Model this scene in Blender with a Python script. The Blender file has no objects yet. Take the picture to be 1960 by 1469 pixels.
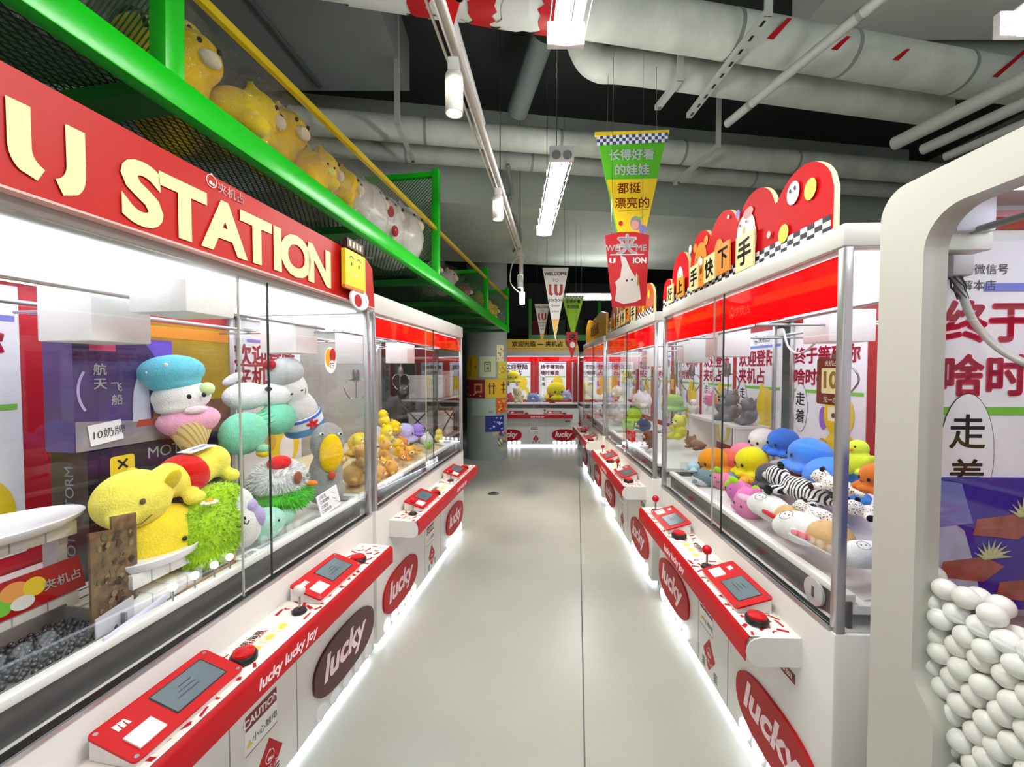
import bpy, bmesh, math, random
from mathutils import Vector, Matrix, Euler
random.seed(11)
PI = math.pi
S = bpy.context.scene
C = S.collection

# ---------------------------------------------------------------- camera, world, exposure
cam = bpy.data.cameras.new('camera')
cam.sensor_width = 36.0
cam.lens = 790.0 / 1960.0 * 36.0
cam.clip_start = 0.02
co = bpy.data.objects.new('camera', cam)
C.objects.link(co)
co.location = (0, 0, 1.57)
co.rotation_euler = (math.radians(90 - 1.7), 0, 0)
S.camera = co
W = bpy.data.worlds.new('world')
S.world = W
W.use_nodes = True
W.node_tree.nodes['Background'].inputs[0].default_value = (0.93, 0.97, 1.0, 1)
W.node_tree.nodes['Background'].inputs[1].default_value = 0.62
S.view_settings.view_transform = 'Standard'
S.view_settings.look = 'None'
S.view_settings.gamma = 1
S.view_settings.exposure = 0.1
try:
    S.cycles.transparent_max_bounces = 40
    S.cycles.max_bounces = 8
    S.cycles.sample_clamp_indirect = 6
except Exception:
    pass


def area(name, loc, sx, sy, power, col=(1, 1, 1), rot=(0, 0, 0)):
    l = bpy.data.lights.new(name, 'AREA')
    l.shape = 'RECTANGLE'
    l.size, l.size_y, l.energy, l.color = sx, sy, power, col
    o = bpy.data.objects.new(name, l)
    C.objects.link(o)
    o.location, o.rotation_euler = loc, rot
    return o


def spot(name, loc, aim, power, col, size=70, blend=0.6):
    l = bpy.data.lights.new(name, 'SPOT')
    l.energy, l.color, l.spot_size, l.spot_blend = power, col, math.radians(size), blend
    l.shadow_soft_size = 0.04
    o = bpy.data.objects.new(name, l)
    C.objects.link(o)
    o.location = loc
    o.rotation_euler = (Vector(aim) - Vector(loc)).to_track_quat('-Z', 'Y').to_euler()
    return o


# ---------------------------------------------------------------- materials
def lin(h):
    h = h.lstrip('#')
    c = [int(h[i:i + 2], 16) / 255 for i in (0, 2, 4)]
    return tuple((x / 12.92 if x <= .04045 else ((x + .055) / 1.055) ** 2.4) for x in c)


MATS = {}


def base_mat(name):
    m = bpy.data.materials.new(name)
    m.use_nodes = True
    nt = m.node_tree
    return m, nt, nt.nodes['Principled BSDF']


def P(hexc, rough=.5, metal=0., emit=0., spec=.5, var=0., vscale=8., bump=0., bscale=60., sheen=0., coat=0.):
    key = ('P', hexc, rough, metal, emit, spec, var, vscale, bump, bscale, sheen, coat)
    if key in MATS:
        return MATS[key]
    m, nt, b = base_mat('paint_' + hexc.lstrip('#'))
    c = lin(hexc)
    b.inputs['Base Color'].default_value = (*c, 1)
    b.inputs['Roughness'].default_value = rough
    b.inputs['Metallic'].default_value = metal
    b.inputs['Specular IOR Level'].default_value = spec
    b.inputs['Coat Weight'].default_value = coat
    if sheen:
        b.inputs['Sheen Weight'].default_value = sheen
        b.inputs['Sheen Roughness'].default_value = .4
        b.inputs['Sheen Tint'].default_value = (*[min(1, x * .6 + .4) for x in c], 1)
    if emit:
        b.inputs['Emission Color'].default_value = (*c, 1)
        b.inputs['Emission Strength'].default_value = emit
    if var or bump:
        tc = nt.nodes.new('ShaderNodeTexCoord')
    if var:
        n = nt.nodes.new('ShaderNodeTexNoise')
        n.inputs['Scale'].default_value = vscale
        n.inputs['Detail'].default_value = 5
        nt.links.new(tc.outputs['Object'], n.inputs['Vector'])
        r = nt.nodes.new('ShaderNodeMapRange')
        r.inputs['From Min'].default_value, r.inputs['From Max'].default_value = .3, .7
        r.inputs['To Min'].default_value, r.inputs['To Max'].default_value = 1 - var, 1 + var
        nt.links.new(n.outputs['Fac'], r.inputs['Value'])
        x = nt.nodes.new('ShaderNodeVectorMath')
        x.operation = 'SCALE'
        x.inputs[0].default_value = c
        nt.links.new(r.outputs[0], x.inputs['Scale'])
        nt.links.new(x.outputs[0], b.inputs['Base Color'])
    if bump:
        n = nt.nodes.new('ShaderNodeTexNoise')
        n.inputs['Scale'].default_value = bscale
        n.inputs['Detail'].default_value = 3
        nt.links.new(tc.outputs['Object'], n.inputs['Vector'])
        bp = nt.nodes.new('ShaderNodeBump')
        bp.inputs['Strength'].default_value = bump
        bp.inputs['Distance'].default_value = .02
        nt.links.new(n.outputs['Fac'], bp.inputs['Height'])
        nt.links.new(bp.outputs[0], b.inputs['Normal'])
    MATS[key] = m
    return m


def PL(hexc):          # plush fabric
    return P(hexc, rough=.95, spec=.15, var=.07, vscale=30, bump=.35, bscale=160, sheen=.5)


def glow(hexc, strength):
    key = ('E', hexc, strength)
    if key not in MATS:
        m = bpy.data.materials.new('glow_' + hexc.lstrip('#'))
        m.use_nodes = True
        nt = m.node_tree
        nt.nodes.remove(nt.nodes['Principled BSDF'])
        e = nt.nodes.new('ShaderNodeEmission')
        e.inputs[0].default_value = (*lin(hexc), 1)
        e.inputs[1].default_value = strength
        nt.links.new(e.outputs[0], nt.nodes['Material Output'].inputs[0])
        MATS[key] = m
    return MATS[key]


def glassy(name, tint, fac=None, rough=0., bump=0., bscale=20., ior=1.45, gl=1.0):
    key = ('G', name)
    if key in MATS:
        return MATS[key]
    m = bpy.data.materials.new(name)
    m.use_nodes = True
    nt = m.node_tree
    nt.nodes.remove(nt.nodes['Principled BSDF'])
    t = nt.nodes.new('ShaderNodeBsdfTransparent')
    t.inputs[0].default_value = (*tint, 1)
    g = nt.nodes.new('ShaderNodeBsdfGlossy')
    g.inputs['Color'].default_value = (gl, gl, gl, 1)
    g.inputs['Roughness'].default_value = rough
    mx = nt.nodes.new('ShaderNodeMixShader')
    if fac is None:
        f = nt.nodes.new('ShaderNodeLayerWeight')
        f.inputs['Blend'].default_value = .5
        pw = nt.nodes.new('ShaderNodeMath'); pw.operation = 'POWER'
        nt.links.new(f.outputs['Facing'], pw.inputs[0]); pw.inputs[1].default_value = 5.0
        ma = nt.nodes.new('ShaderNodeMath'); ma.operation = 'MULTIPLY_ADD'
        nt.links.new(pw.outputs[0], ma.inputs[0])
        f0 = ((ior - 1) / (ior + 1)) ** 2
        ma.inputs[1].default_value, ma.inputs[2].default_value = .75, f0 * .6
        nt.links.new(ma.outputs[0], mx.inputs[0])
    else:
        mx.inputs[0].default_value = fac
    nt.links.new(t.outputs[0], mx.inputs[1])
    nt.links.new(g.outputs[0], mx.inputs[2])
    if bump:
        tc = nt.nodes.new('ShaderNodeTexCoord')
        n = nt.nodes.new('ShaderNodeTexNoise')
        n.inputs['Scale'].default_value = bscale
        n.inputs['Detail'].default_value = 4
        n.inputs['Distortion'].default_value = 1.5
        nt.links.new(tc.outputs['Object'], n.inputs['Vector'])
        bp = nt.nodes.new('ShaderNodeBump')
        bp.inputs['Strength'].default_value = bump
        bp.inputs['Distance'].default_value = .05
        nt.links.new(n.outputs['Fac'], bp.inputs['Height'])
        nt.links.new(bp.outputs[0], g.inputs['Normal'])
        if fac is None:
            nt.links.new(bp.outputs[0], f.inputs['Normal'])
    nt.links.new(mx.outputs[0], nt.nodes['Material Output'].inputs[0])
    MATS[key] = m
    return m


def film(name, hexc, see, rough=.25):      # tinted see-through sheet
    key = ('F', name)
    if key in MATS:
        return MATS[key]
    m = bpy.data.materials.new(name)
    m.use_nodes = True
    nt = m.node_tree
    b = nt.nodes['Principled BSDF']
    c = lin(hexc)
    b.inputs['Base Color'].default_value = (*c, 1)
    b.inputs['Roughness'].default_value = rough
    t = nt.nodes.new('ShaderNodeBsdfTransparent')
    t.inputs[0].default_value = (*[min(1, x * 1.1 + .02) for x in c], 1)
    tr = nt.nodes.new('ShaderNodeBsdfTranslucent')
    tr.inputs[0].default_value = (*c, 1)
    a1 = nt.nodes.new('ShaderNodeMixShader')
    a1.inputs[0].default_value = .6
    nt.links.new(b.outputs[0], a1.inputs[1])
    nt.links.new(tr.outputs[0], a1.inputs[2])
    a2 = nt.nodes.new('ShaderNodeMixShader')
    a2.inputs[0].default_value = see
    nt.links.new(a1.outputs[0], a2.inputs[1])
    nt.links.new(t.outputs[0], a2.inputs[2])
    nt.links.new(a2.outputs[0], nt.nodes['Material Output'].inputs[0])
    MATS[key] = m
    return m


def expanded_metal(name, hexc, cell=.05, open_=.72):   # diamond mesh sheet: strands opaque, holes open
    m, nt, b = base_mat(name)
    b.inputs['Base Color'].default_value = (*lin(hexc), 1)
    b.inputs['Roughness'].default_value = .5
    tc = nt.nodes.new('ShaderNodeTexCoord')
    sp = nt.nodes.new('ShaderNodeSeparateXYZ')
    nt.links.new(tc.outputs['Object'], sp.inputs[0])
    sm = nt.nodes.new('ShaderNodeMath'); sm.operation = 'ADD'
    nt.links.new(sp.outputs['Y'], sm.inputs[0]); nt.links.new(sp.outputs['Z'], sm.inputs[1])

    def strand(sign):
        a = nt.nodes.new('ShaderNodeMath'); a.operation = 'MULTIPLY_ADD'
        nt.links.new(sm.outputs[0], a.inputs[0]); a.inputs[1].default_value = 1.7 * sign
        nt.links.new(sp.outputs['X'], a.inputs[2])
        d = nt.nodes.new('ShaderNodeMath'); d.operation = 'DIVIDE'
        nt.links.new(a.outputs[0], d.inputs[0]); d.inputs[1].default_value = cell
        f = nt.nodes.new('ShaderNodeMath'); f.operation = 'FRACT'
        nt.links.new(d.outputs[0], f.inputs[0])
        g = nt.nodes.new('ShaderNodeMath'); g.operation = 'GREATER_THAN'
        nt.links.new(f.outputs[0], g.inputs[0]); g.inputs[1].default_value = open_
        return g
    mx = nt.nodes.new('ShaderNodeMath'); mx.operation = 'MAXIMUM'
    nt.links.new(strand(1).outputs[0], mx.inputs[0]); nt.links.new(strand(-1).outputs[0], mx.inputs[1])
    nt.links.new(mx.outputs[0], b.inputs['Alpha'])
    return m


def stripes(name, h1, h2, scale, dist=3., axis='X', thr=.5):
    m, nt, b = base_mat(name)
    tc = nt.nodes.new('ShaderNodeTexCoord')
    w = nt.nodes.new('ShaderNodeTexWave')
    w.bands_direction = axis
    w.inputs['Scale'].default_value = scale
    w.inputs['Distortion'].default_value = dist
    w.inputs['Detail'].default_value = 2
    nt.links.new(tc.outputs['Object'], w.inputs['Vector'])
    cr = nt.nodes.new('ShaderNodeValToRGB')
    cr.color_ramp.elements[0].position, cr.color_ramp.elements[0].color = thr - .04, (*lin(h1), 1)
    cr.color_ramp.elements[1].position, cr.color_ramp.elements[1].color = thr + .04, (*lin(h2), 1)
    nt.links.new(w.outputs[1], cr.inputs[0])
    nt.links.new(cr.outputs[0], b.inputs['Base Color'])
    b.inputs['Roughness'].default_value = .9
    return m


def spots(name, h1, h2, scale, thr=.35):
    m, nt, b = base_mat(name)
    tc = nt.nodes.new('ShaderNodeTexCoord')
    v = nt.nodes.new('ShaderNodeTexVoronoi')
    v.inputs['Scale'].default_value = scale
    nt.links.new(tc.outputs['Object'], v.inputs['Vector'])
    cr = nt.nodes.new('ShaderNodeValToRGB')
    cr.color_ramp.elements[0].position, cr.color_ramp.elements[0].color = thr - .04, (*lin(h1), 1)
    cr.color_ramp.elements[1].position, cr.color_ramp.elements[1].color = thr + .04, (*lin(h2), 1)
    nt.links.new(v.outputs['Distance'], cr.inputs[0])
    nt.links.new(cr.outputs[0], b.inputs['Base Color'])
    b.inputs['Roughness'].default_value = .9
    return m


WHITE = P('#dcdad5', .35)
WHITE2 = P('#ecebe8', .4)
RED = P('#bb050d', .35, spec=.3)
RED2 = P('#ae0813', .45, spec=.3)
DKRED = P('#7c0f1c', .4)
BLACK = P('#141414', .4)
DKGREY = P('#3c3c3e', .4)
GREY = P('#8d8f90', .4)
ALU = P('#b9b9bb', .3, metal=.8)
STEEL = P('#9a9a9c', .2, metal=1.)
CREAM = P('#eee3a0', .5)
YEL = P('#f3d21c', .5)
ORANGE = P('#ee8f1c', .5)
PAPER = P('#f1f1f6', .7)
HOT = P('#e0184f', .6)
INK = P('#1c1c28', .6)
GREEN = P('#12a012', .35)
LGREEN = P('#78c83c', .5)
PURPLE = P('#a46ad2', .6)
BLUE = P('#7f88dc', .6)
GLASS = glassy('clear_glass', (.985, .992, .988))
ACRYL = glassy('clear_acrylic', (.93, .94, .95), ior=1.5)
EDGE = P('#25352f', .2)
REDFILM = film('red_acrylic_film', '#ff0f24', .30)
BAGFILM = glassy('clear_plastic_bag', (.97, .97, .96), fac=.06, rough=.07, bump=1.0, bscale=22)
LIGHTPANEL = glow('#f4f6ff', 2.7)
LAMP = glow('#f6f8ff', 3.2)
TUBE = glow('#ffffff', 36.0)


# ---------------------------------------------------------------- mesh helpers
class MB:
    def __init__(s):
        s.v, s.f, s.m, s.mats = [], [], [], []

    def mi(s, mat):
        if mat not in s.mats:
            s.mats.append(mat)
        return s.mats.index(mat)

    def add(s, vs, fs, mat, M=None):
        o = len(s.v)
        k = s.mi(mat)
        for p in vs:
            s.v.append(tuple(M @ Vector(p)) if M else tuple(p))
        for f in fs:
            s.f.append([i + o for i in f])
            s.m.append(k)
        return s

    def box(s, lo, hi, mat, bev=0., seg=2, M=None):
        if not bev:
            x0, y0, z0 = lo
            x1, y1, z1 = hi
            vs = [(x0, y0, z0), (x1, y0, z0), (x1, y1, z0), (x0, y1, z0), (x0, y0, z1), (x1, y0, z1), (x1, y1, z1), (x0, y1, z1)]
            return s.add(vs, [(0, 3, 2, 1), (4, 5, 6, 7), (0, 1, 5, 4), (1, 2, 6, 5), (2, 3, 7, 6), (3, 0, 4, 7)], mat, M)
        bm = bmesh.new()
        bmesh.ops.create_cube(bm, size=1)
        for v in bm.verts:
            v.co = Vector([(lo[i] + hi[i]) / 2 + v.co[i] * (hi[i] - lo[i]) for i in range(3)])
        bmesh.ops.bevel(bm, geom=bm.edges[:], offset=bev, segments=seg, affect='EDGES', profile=.5)
        bm.verts.index_update()
        s.add([v.co[:] for v in bm.verts], [[v.index for v in f.verts] for f in bm.faces], mat, M)
        bm.free()
        return s

    def ell(s, c, r, mat, rot=(0, 0, 0), nu=20, nv=12):
        if not hasattr(r, '__len__'):
            r = (r, r, r)
        M = Matrix.Translation(c) @ Euler(rot).to_matrix().to_4x4()
        vs = [(0, 0, r[2])]
        for i in range(1, nv):
            t = PI * i / nv
            for j in range(nu):
                a = 2 * PI * j / nu
                vs.append((r[0] * math.sin(t) * math.cos(a), r[1] * math.sin(t) * math.sin(a), r[2] * math.cos(t)))
        vs.append((0, 0, -r[2]))
        fs = [(0, 1 + j, 1 + (j + 1) % nu) for j in range(nu)]
        for i in range(nv - 2):
            for j in range(nu):
                a, b = 1 + i * nu + j, 1 + i * nu + (j + 1) % nu
                fs.append((a, a + nu, b + nu, b))
        e = len(vs) - 1
        o = 1 + (nv - 2) * nu
        fs += [(o + (j + 1) % nu, o + j, e) for j in range(nu)]
        return s.add(vs, fs, mat, M)

    def cyl(s, p0, p1, r0, mat, r1=None, n=16, caps=True):
        r1 = r0 if r1 is None else r1
        p0, p1 = Vector(p0), Vector(p1)
        q = (p1 - p0).to_track_quat('Z', 'Y')
        vs = []
        for p, r in ((p0, r0), (p1, r1)):
            for j in range(n):
                a = 2 * PI * j / n
                vs.append(p + q @ Vector((r * math.cos(a), r * math.sin(a), 0)))
        fs = [(j, (j + 1) % n, n + (j + 1) % n, n + j) for j in range(n)]
        if caps:
            fs += [list(range(n - 1, -1, -1)), list(range(n, 2 * n))]
        return s.add(vs, fs, mat)

    def tube(s, pts, r, mat, n=8, smooth_n=0):
        pts = [Vector(p) for p in pts]
        if smooth_n:
            q = []
            for i in range(len(pts) - 1):
                p0 = pts[max(i - 1, 0)]; p1 = pts[i]; p2 = pts[i + 1]; p3 = pts[min(i + 2, len(pts) - 1)]
                for k in range(smooth_n):
                    t = k / smooth_n
                    q.append(.5 * ((2 * p1) + (p2 - p0) * t + (2 * p0 - 5 * p1 + 4 * p2 - p3) * t * t + (3 * p1 - p0 - 3 * p2 + p3) * t ** 3))
            pts = q + [pts[-1]]
        vs, up = [], None
        for i, p in enumerate(pts):
            t = (pts[min(i + 1, len(pts) - 1)] - pts[max(i - 1, 0)]).normalized()
            if up is None:
                up = Vector((0, 0, 1)) if abs(t.z) < .9 else Vector((1, 0, 0))
            x = t.cross(up).normalized()
            up = x.cross(t).normalized()
            rr = r[i] if isinstance(r, list) and i < len(r) else (r if not isinstance(r, list) else r[-1])
            for j in range(n):
                a = 2 * PI * j / n
                vs.append(p + x * (rr * math.cos(a)) + up * (rr * math.sin(a)))
        fs = []
        for i in range(len(pts) - 1):
            for j in range(n):
                fs.append((i * n + j, i * n + (j + 1) % n, (i + 1) * n + (j + 1) % n, (i + 1) * n + j))
        e = (len(pts) - 1) * n
        fs += [list(range(n - 1, -1, -1)), list(range(e, e + n))]
        return s.add(vs, fs, mat)

    def prism(s, poly, o, ux, uy, dep, mat, side=None):    # extruded 2-D outline
        o, ux, uy, dep = Vector(o), Vector(ux), Vector(uy), Vector(dep)
        n = len(poly)
        a = [o + ux * x + uy * y for x, y in poly]
        b = [p + dep for p in a]
        s.add(a + b, [list(range(n)), list(range(2 * n - 1, n - 1, -1))], mat)
        s.add(a + b, [(j, n + j, n + (j + 1) % n, (j + 1) % n) for j in range(n)], side or mat)
        return s

    def flat(s, poly, o, ux, uy, mat):
        o, ux, uy = Vector(o), Vector(ux), Vector(uy)
        return s.add([o + ux * x + uy * y for x, y in poly], [list(range(len(poly)))], mat)

    def lathe(s, prof, mat, n=24, M=None):
        vs = []
        for r, z in prof:
            for j in range(n):
                a = 2 * PI * j / n
                vs.append((r * math.cos(a), r * math.sin(a), z))
        fs = []
        for i in range(len(prof) - 1):
            for j in range(n):
                fs.append((i * n + j, i * n + (j + 1) % n, (i + 1) * n + (j + 1) % n, (i + 1) * n + j))
        return s.add(vs, fs, mat, M)

    def text(s, body, o, ux, uy, size, mat, bold=.0, shear=0., align='C', sx=1., depth=0.):
        cjk = any(ord(c) > 0x2e80 or c in 'MWmw' for c in body)
        vs, fs, w, h = text_geo(body, 0. if cjk else bold, shear)
        offs = [(0., 0.)]
        if cjk and bold > .008:
            e = bold * .75
            offs = [(e * math.cos(i * PI / 4), e * math.sin(i * PI / 4)) for i in range(8)]
        o, ux, uy = Vector(o), Vector(ux).normalized(), Vector(uy).normalized()
        dx = {'C': -w / 2, 'L': 0, 'R': -w}[align]
        up = ux.cross(uy)
        for ex, ey in offs:
            s.add([o + ux * ((x + ex + dx) * size * sx) + uy * ((y + ey - h / 2) * size) for x, y in vs], fs, mat)
        return s

    def obj(s, name, parent=None, fuse=0., sm=0, angle=40, mesh_only=False):
        me = bpy.data.meshes.new(name)
        me.from_pydata([tuple(p) for p in s.v], [], s.f)
        for m in s.mats:
            me.materials.append(m)
        me.polygons.foreach_set('material_index', s.m)
        me.polygons.foreach_set('use_smooth', [True] * len(s.f))
        me.update()
        if fuse:
            me = fused(me, fuse, sm)
        else:
            me.set_sharp_from_angle(angle=math.radians(angle))
        o = bpy.data.objects.new(name, me)
        C.objects.link(o)
        if parent is not None:
            o.parent = parent
        return o


def fused(me, voxel, sm):
    o = bpy.data.objects.new('fuse_work', me)
    C.objects.link(o)
    r = o.modifiers.new('r', 'REMESH')
    r.mode = 'VOXEL'
    r.voxel_size = voxel
    r.use_smooth_shade = True
    if sm:
        k = o.modifiers.new('s', 'SMOOTH')
        k.factor, k.iterations = .5, sm
    dg = bpy.context.evaluated_depsgraph_get()
    out = bpy.data.meshes.new_from_object(o.evaluated_get(dg))
    mats = list(me.materials)
    bpy.data.objects.remove(o)
    out.materials.clear()
    for m in mats:
        out.materials.append(m)
    return out


TXT = {}


def text_geo(body, bold, shear):
    key = (body, bold, shear)
    if key not in TXT:
        cu = bpy.data.curves.new('text_work', 'FONT')
        cu.body, cu.offset, cu.shear = body, bold, shear
        cu.resolution_u = 4
        o = bpy.data.objects.new('text_work', cu)
        C.objects.link(o)
        dg = bpy.context.evaluated_depsgraph_get()
        me = bpy.data.meshes.new_from_object(o.evaluated_get(dg))
        bpy.data.objects.remove(o)
        vs = [(v.co.x, v.co.y) for v in me.vertices]
        fs = [list(p.vertices) for p in me.polygons]
        x0 = min(v[0] for v in vs)
        y0 = min(v[1] for v in vs)
        vs = [(x - x0, y - y0) for x, y in vs]
        TXT[key] = (vs, fs, max(v[0] for v in vs), max(v[1] for v in vs))
        bpy.data.meshes.remove(me)
    return TXT[key]


def ring(cx, cy, rx, ry, n=24, a0=0., a1=2 * PI, rot=0.):
    out = []
    for i in range(n):
        a = a0 + (a1 - a0) * i / (n if abs(a1 - a0 - 2 * PI) < 1e-6 else n - 1)
        x, y = rx * math.cos(a), ry * math.sin(a)
        out.append((cx + x * math.cos(rot) - y * math.sin(rot), cy + x * math.sin(rot) + y * math.cos(rot)))
    return out


def arc_band(cx, cy, r, w, a0, a1, n=14, ky=1.):
    return [(cx + (r + w) * math.cos(a0 + (a1 - a0) * i / n), cy + ky * (r + w) * math.sin(a0 + (a1 - a0) * i / n)) for i in range(n + 1)] + \
           [(cx + r * math.cos(a1 - (a1 - a0) * i / n), cy + ky * r * math.sin(a1 - (a1 - a0) * i / n)) for i in range(n + 1)]


def rrect(x0, y0, x1, y1, r, n=6):
    out = []
    for cx, cy, a in ((x1 - r, y0 + r, -PI / 2), (x1 - r, y1 - r, 0), (x0 + r, y1 - r, PI / 2), (x0 + r, y0 + r, PI)):
        for i in range(n + 1):
            t = a + PI / 2 * i / n
            out.append((cx + r * math.cos(t), cy + r * math.sin(t)))
    return out


def tag(o, label=None, cat=None, group=None, kind=None):
    for k, v in (('label', label), ('category', cat), ('group', group), ('kind', kind)):
        if v:
            o[k] = v
    return o


def thing(name, label, cat, loc, rotz=0., group=None, rot=None):
    o = bpy.data.objects.new(name, None)
    o.empty_display_size = .05
    C.objects.link(o)
    o.location = loc
    o.rotation_euler = rot if rot else (0, 0, rotz)
    return tag(o, label, cat, group)


def kids(o):
    return [c for c in bpy.data.objects if c.parent == o]


CH = {}


def copy_tree(o, loc, rot=None, label=None, group=None):
    def rec(a, parent):
        b = a.copy()
        C.objects.link(b)
        b.parent = parent
        for ch in CH.setdefault(a.name, kids(a)):
            rec(ch, b)
        return b
    r = rec(o, None)
    r.location = loc
    if rot is not None:
        r.rotation_euler = rot
    if label:
        r['label'] = label
    if group:
        r['group'] = group
    return r


class Row:     # a row of machines: s runs along its front away from the camera, d goes into the machines
    def __init__(s, ang, x0, side, y0=0.):
        a = math.radians(ang)
        s.dx, s.dy = math.sin(a), math.cos(a)
        s.nx, s.ny = math.cos(a) * side, -math.sin(a) * side
        s.px, s.py, s.side = x0, y0, side
        s.rot = PI / 2 - a if side < 0 else 3 * PI / 2 - a
        s.a = a

    def at(s, S_, d, z):
        return Vector((s.px + s.dx * S_ + s.nx * d, s.py + s.dy * S_ + s.ny * d, z))


LA = Row(9.3, -1.125, -1)
_p = LA.at(2.28, 0, 0)
_a = math.radians(8.8)
LB = Row(8.8, _p.x - math.sin(_a) * 2.28, -1, _p.y - math.cos(_a) * 2.28)
RR = Row(2.1, .91, 1)
X, Y, Z = Vector((1, 0, 0)), Vector((0, 1, 0)), Vector((0, 0, 1))


# ---------------------------------------------------------------- the setting
def struct(name, mb, **k):
    return tag(mb.obj(name, **k), kind='structure')


FLOORM = P('#a6a89f', .27, var=.07, vscale=1.3, spec=.5, bump=.02, bscale=3)
mb = MB()
mb.box((-5, -4, -.1), (5.5, 13, 0), FLOORM)
ja, jb = Vector((.29, 1.6, 0)), Vector((1.05, 6.4, 0))
jd = (jb - ja).normalized()
ja, jb = ja - jd * 4, jb + jd * 3
jn = Vector((jd.y, -jd.x, 0)) * .0035
struct('floor', mb)
mb = MB()
mb.add([ja - jn + Z * .0012, ja + jn + Z * .0012, jb + jn + Z * .0012, jb - jn + Z * .0012], [(0, 1, 2, 3)], P('#55585a', .6))
struct('floor_seam_trim', mb)

CEILD = P('#2b302e', .9, var=.15, vscale=2)
CEILM = P('#7b827f', .9, var=.1, vscale=1.5)
BEAMM = P('#b2bbb2', .8, var=.12, vscale=1.5)
WALLM = P('#9fa7a1', .8, var=.06, vscale=1.5)
struct('ceiling', MB().box((-5, -4, 4.3), (5.5, 13, 4.4), CEILD))
mb = MB(); mb.box((-5, -4, 3.9), (-.85, 3.5, 4.3), CEILM); struct('ceiling_soffit_trim', mb)
mb = MB(); mb.box((2.05, -4, 4.0), (5.5, 3.1, 4.3), P('#d2d5cf', .8, var=.05, vscale=1)); struct('ceiling_slab_trim', mb)
mb = MB(); mb.box((2.3, 3.2, 3.86), (5.5, 3.55, 4.3), BEAMM); struct('ceiling_panel_trim', mb)
mb = MB()
a = math.radians(8.5)
ux, uy = Vector((math.cos(a), math.sin(a), 0)), Vector((-math.sin(a), math.cos(a), 0))
o0 = Vector((-4.6, 3.75, 3.32))
mb.prism([(0, 0), (9.6, 0), (9.6, .98), (0, .98)], o0, ux, Z, uy * 2.3, BEAMM)
struct('ceiling_cross_beam', mb)
mb = MB(); mb.box((-5, 12.9, 0), (5.5, 13, 4.3), P('#5d625f', .8)); struct('wall_back', mb)
mb = MB(); mb.box((-5, -4, 0), (-4.9, 13, 4.3), WALLM); struct('wall_left', mb)
mb = MB(); mb.box((5.4, -4, 0), (5.5, 13, 4.3), WALLM); struct('wall_right', mb)
mb = MB(); mb.cyl((-.46, 7.6, 0), (-.46, 7.6, 4.3), .37, P('#97a19c', .7, var=.05, vscale=3), n=64, caps=False)
struct('round_column', mb)

# ---------------------------------------------------------------- pipes under the ceiling
PIPE = P('#c9cfc4', .75, var=.13, vscale=5, bump=.4, bscale=9)
PIPE2 = P('#bcc3ba', .7, var=.12, vscale=5, bump=.3, bscale=9)


def pipe(name, label, pts, r, mat=PIPE, n=28, smooth=0, collars=()):
    pts = [Vector(p) for p in pts]
    c = pts[0].copy()
    t = thing(name, label, 'pipe', c)
    mb = MB(); mb.tube([p - c for p in pts], r, mat, n=n, smooth_n=smooth)
    mb.obj('pipe_run', t)
    d = (pts[-1] - pts[0]).normalized()
    for k in collars:
        p = pts[0] + d * k - c
        MB().cyl(p - d * .012, p + d * .012, r * 1.025, P('#8b928a', .7), n=n).obj('seam_collar', t)
    return t


q = math.radians(10.5)
D1 = Vector((math.cos(q), math.sin(q), 0))
c1 = Vector((1.0, 2.46, 3.57))
p1 = pipe('insulated_duct', 'large foil-wrapped duct with torn red tape, first across the ceiling', [c1 - D1 * 2.6, c1 + D1 * 3.2], .125, collars=(.6, 1.2, 1.9, 2.9, 3.7, 4.6))
for (k, w, a0, a1, mat) in ((1.05, .10, 3.3, 5.9, RED2), (1.16, .16, 3.2, 6.1, P('#c9c9c4', .7)), (1.36, .13, 3.4, 5.7, RED2), (1.52, .12, 3.2, 6.0, P('#c9c9c4', .7)), (1.72, .15, 3.3, 5.6, RED2), (.72, .3, 3.0, 6.2, P('#cfd2d0', .6))):
    mb = MB()
    pts, fs = [], []
    for i in range(13):
        an = a0 + (a1 - a0) * i / 12
        for e in (0, 1):
            jag = random.uniform(-.025, .025)
            pp = D1 * (k + w * e + jag) + (Vector((-D1.y, D1.x, 0)) * math.cos(an) + Z * math.sin(an)) * (.129 + random.uniform(0, .006))
            pts.append(pp)
    fs = [(2 * i, 2 * i + 1, 2 * i + 3, 2 * i + 2) for i in range(12)]
    mb.add(pts, fs, mat)
    tp = mb.obj('tape_wrap', p1)
for k, ln in ((3.06, .10), (3.50, .07), (3.95, .06), (4.75, .16)):
    mb = MB()
    e = (Vector((D1.y, -D1.x, 0)) * .8 - Z * .6).normalized()
    bs = D1 * k + e * .129
    f = e.cross(D1).normalized()
    mb.add([bs, bs + D1 * .045, bs + D1 * (.05 + ln * .6) + f * ln, bs + D1 * (.03 + ln * .5) + f * ln], [(0, 1, 2, 3)], RED2)
    mb.obj('red_tape_scrap', p1)
c2 = Vector((.57, 2.72, 3.56))
pipe('elbow_duct', 'pale elbow duct bending down from the ceiling behind the taped duct',
     [c2 + Vector((-.14, .02, .74)), c2 + Vector((-.14, .02, .3)), c2 + Vector((-.10, .03, .12)), c2 + Vector((.0, .04, .02)), c2 + D1 * .25, c2 + D1 * 1.4, c2 + D1 * 2.75], .10, PIPE, smooth=6)
r5 = math.radians(8.5)
D3 = Vector((math.cos(r5), math.sin(r5), 0))
c3 = Vector((-1.25, 3.58, 3.66))
pipe('cross_pipe', 'thick grey wrapped pipe across the ceiling above the hanging lamps', [c3 - D3 * 3.2, c3 + D3 * 6.0], .105, PIPE, collars=(1.5, 2.6, 3.7, 4.9, 6.1, 7.3))
c4 = Vector((-.8, 3.98, 3.63))
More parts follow.
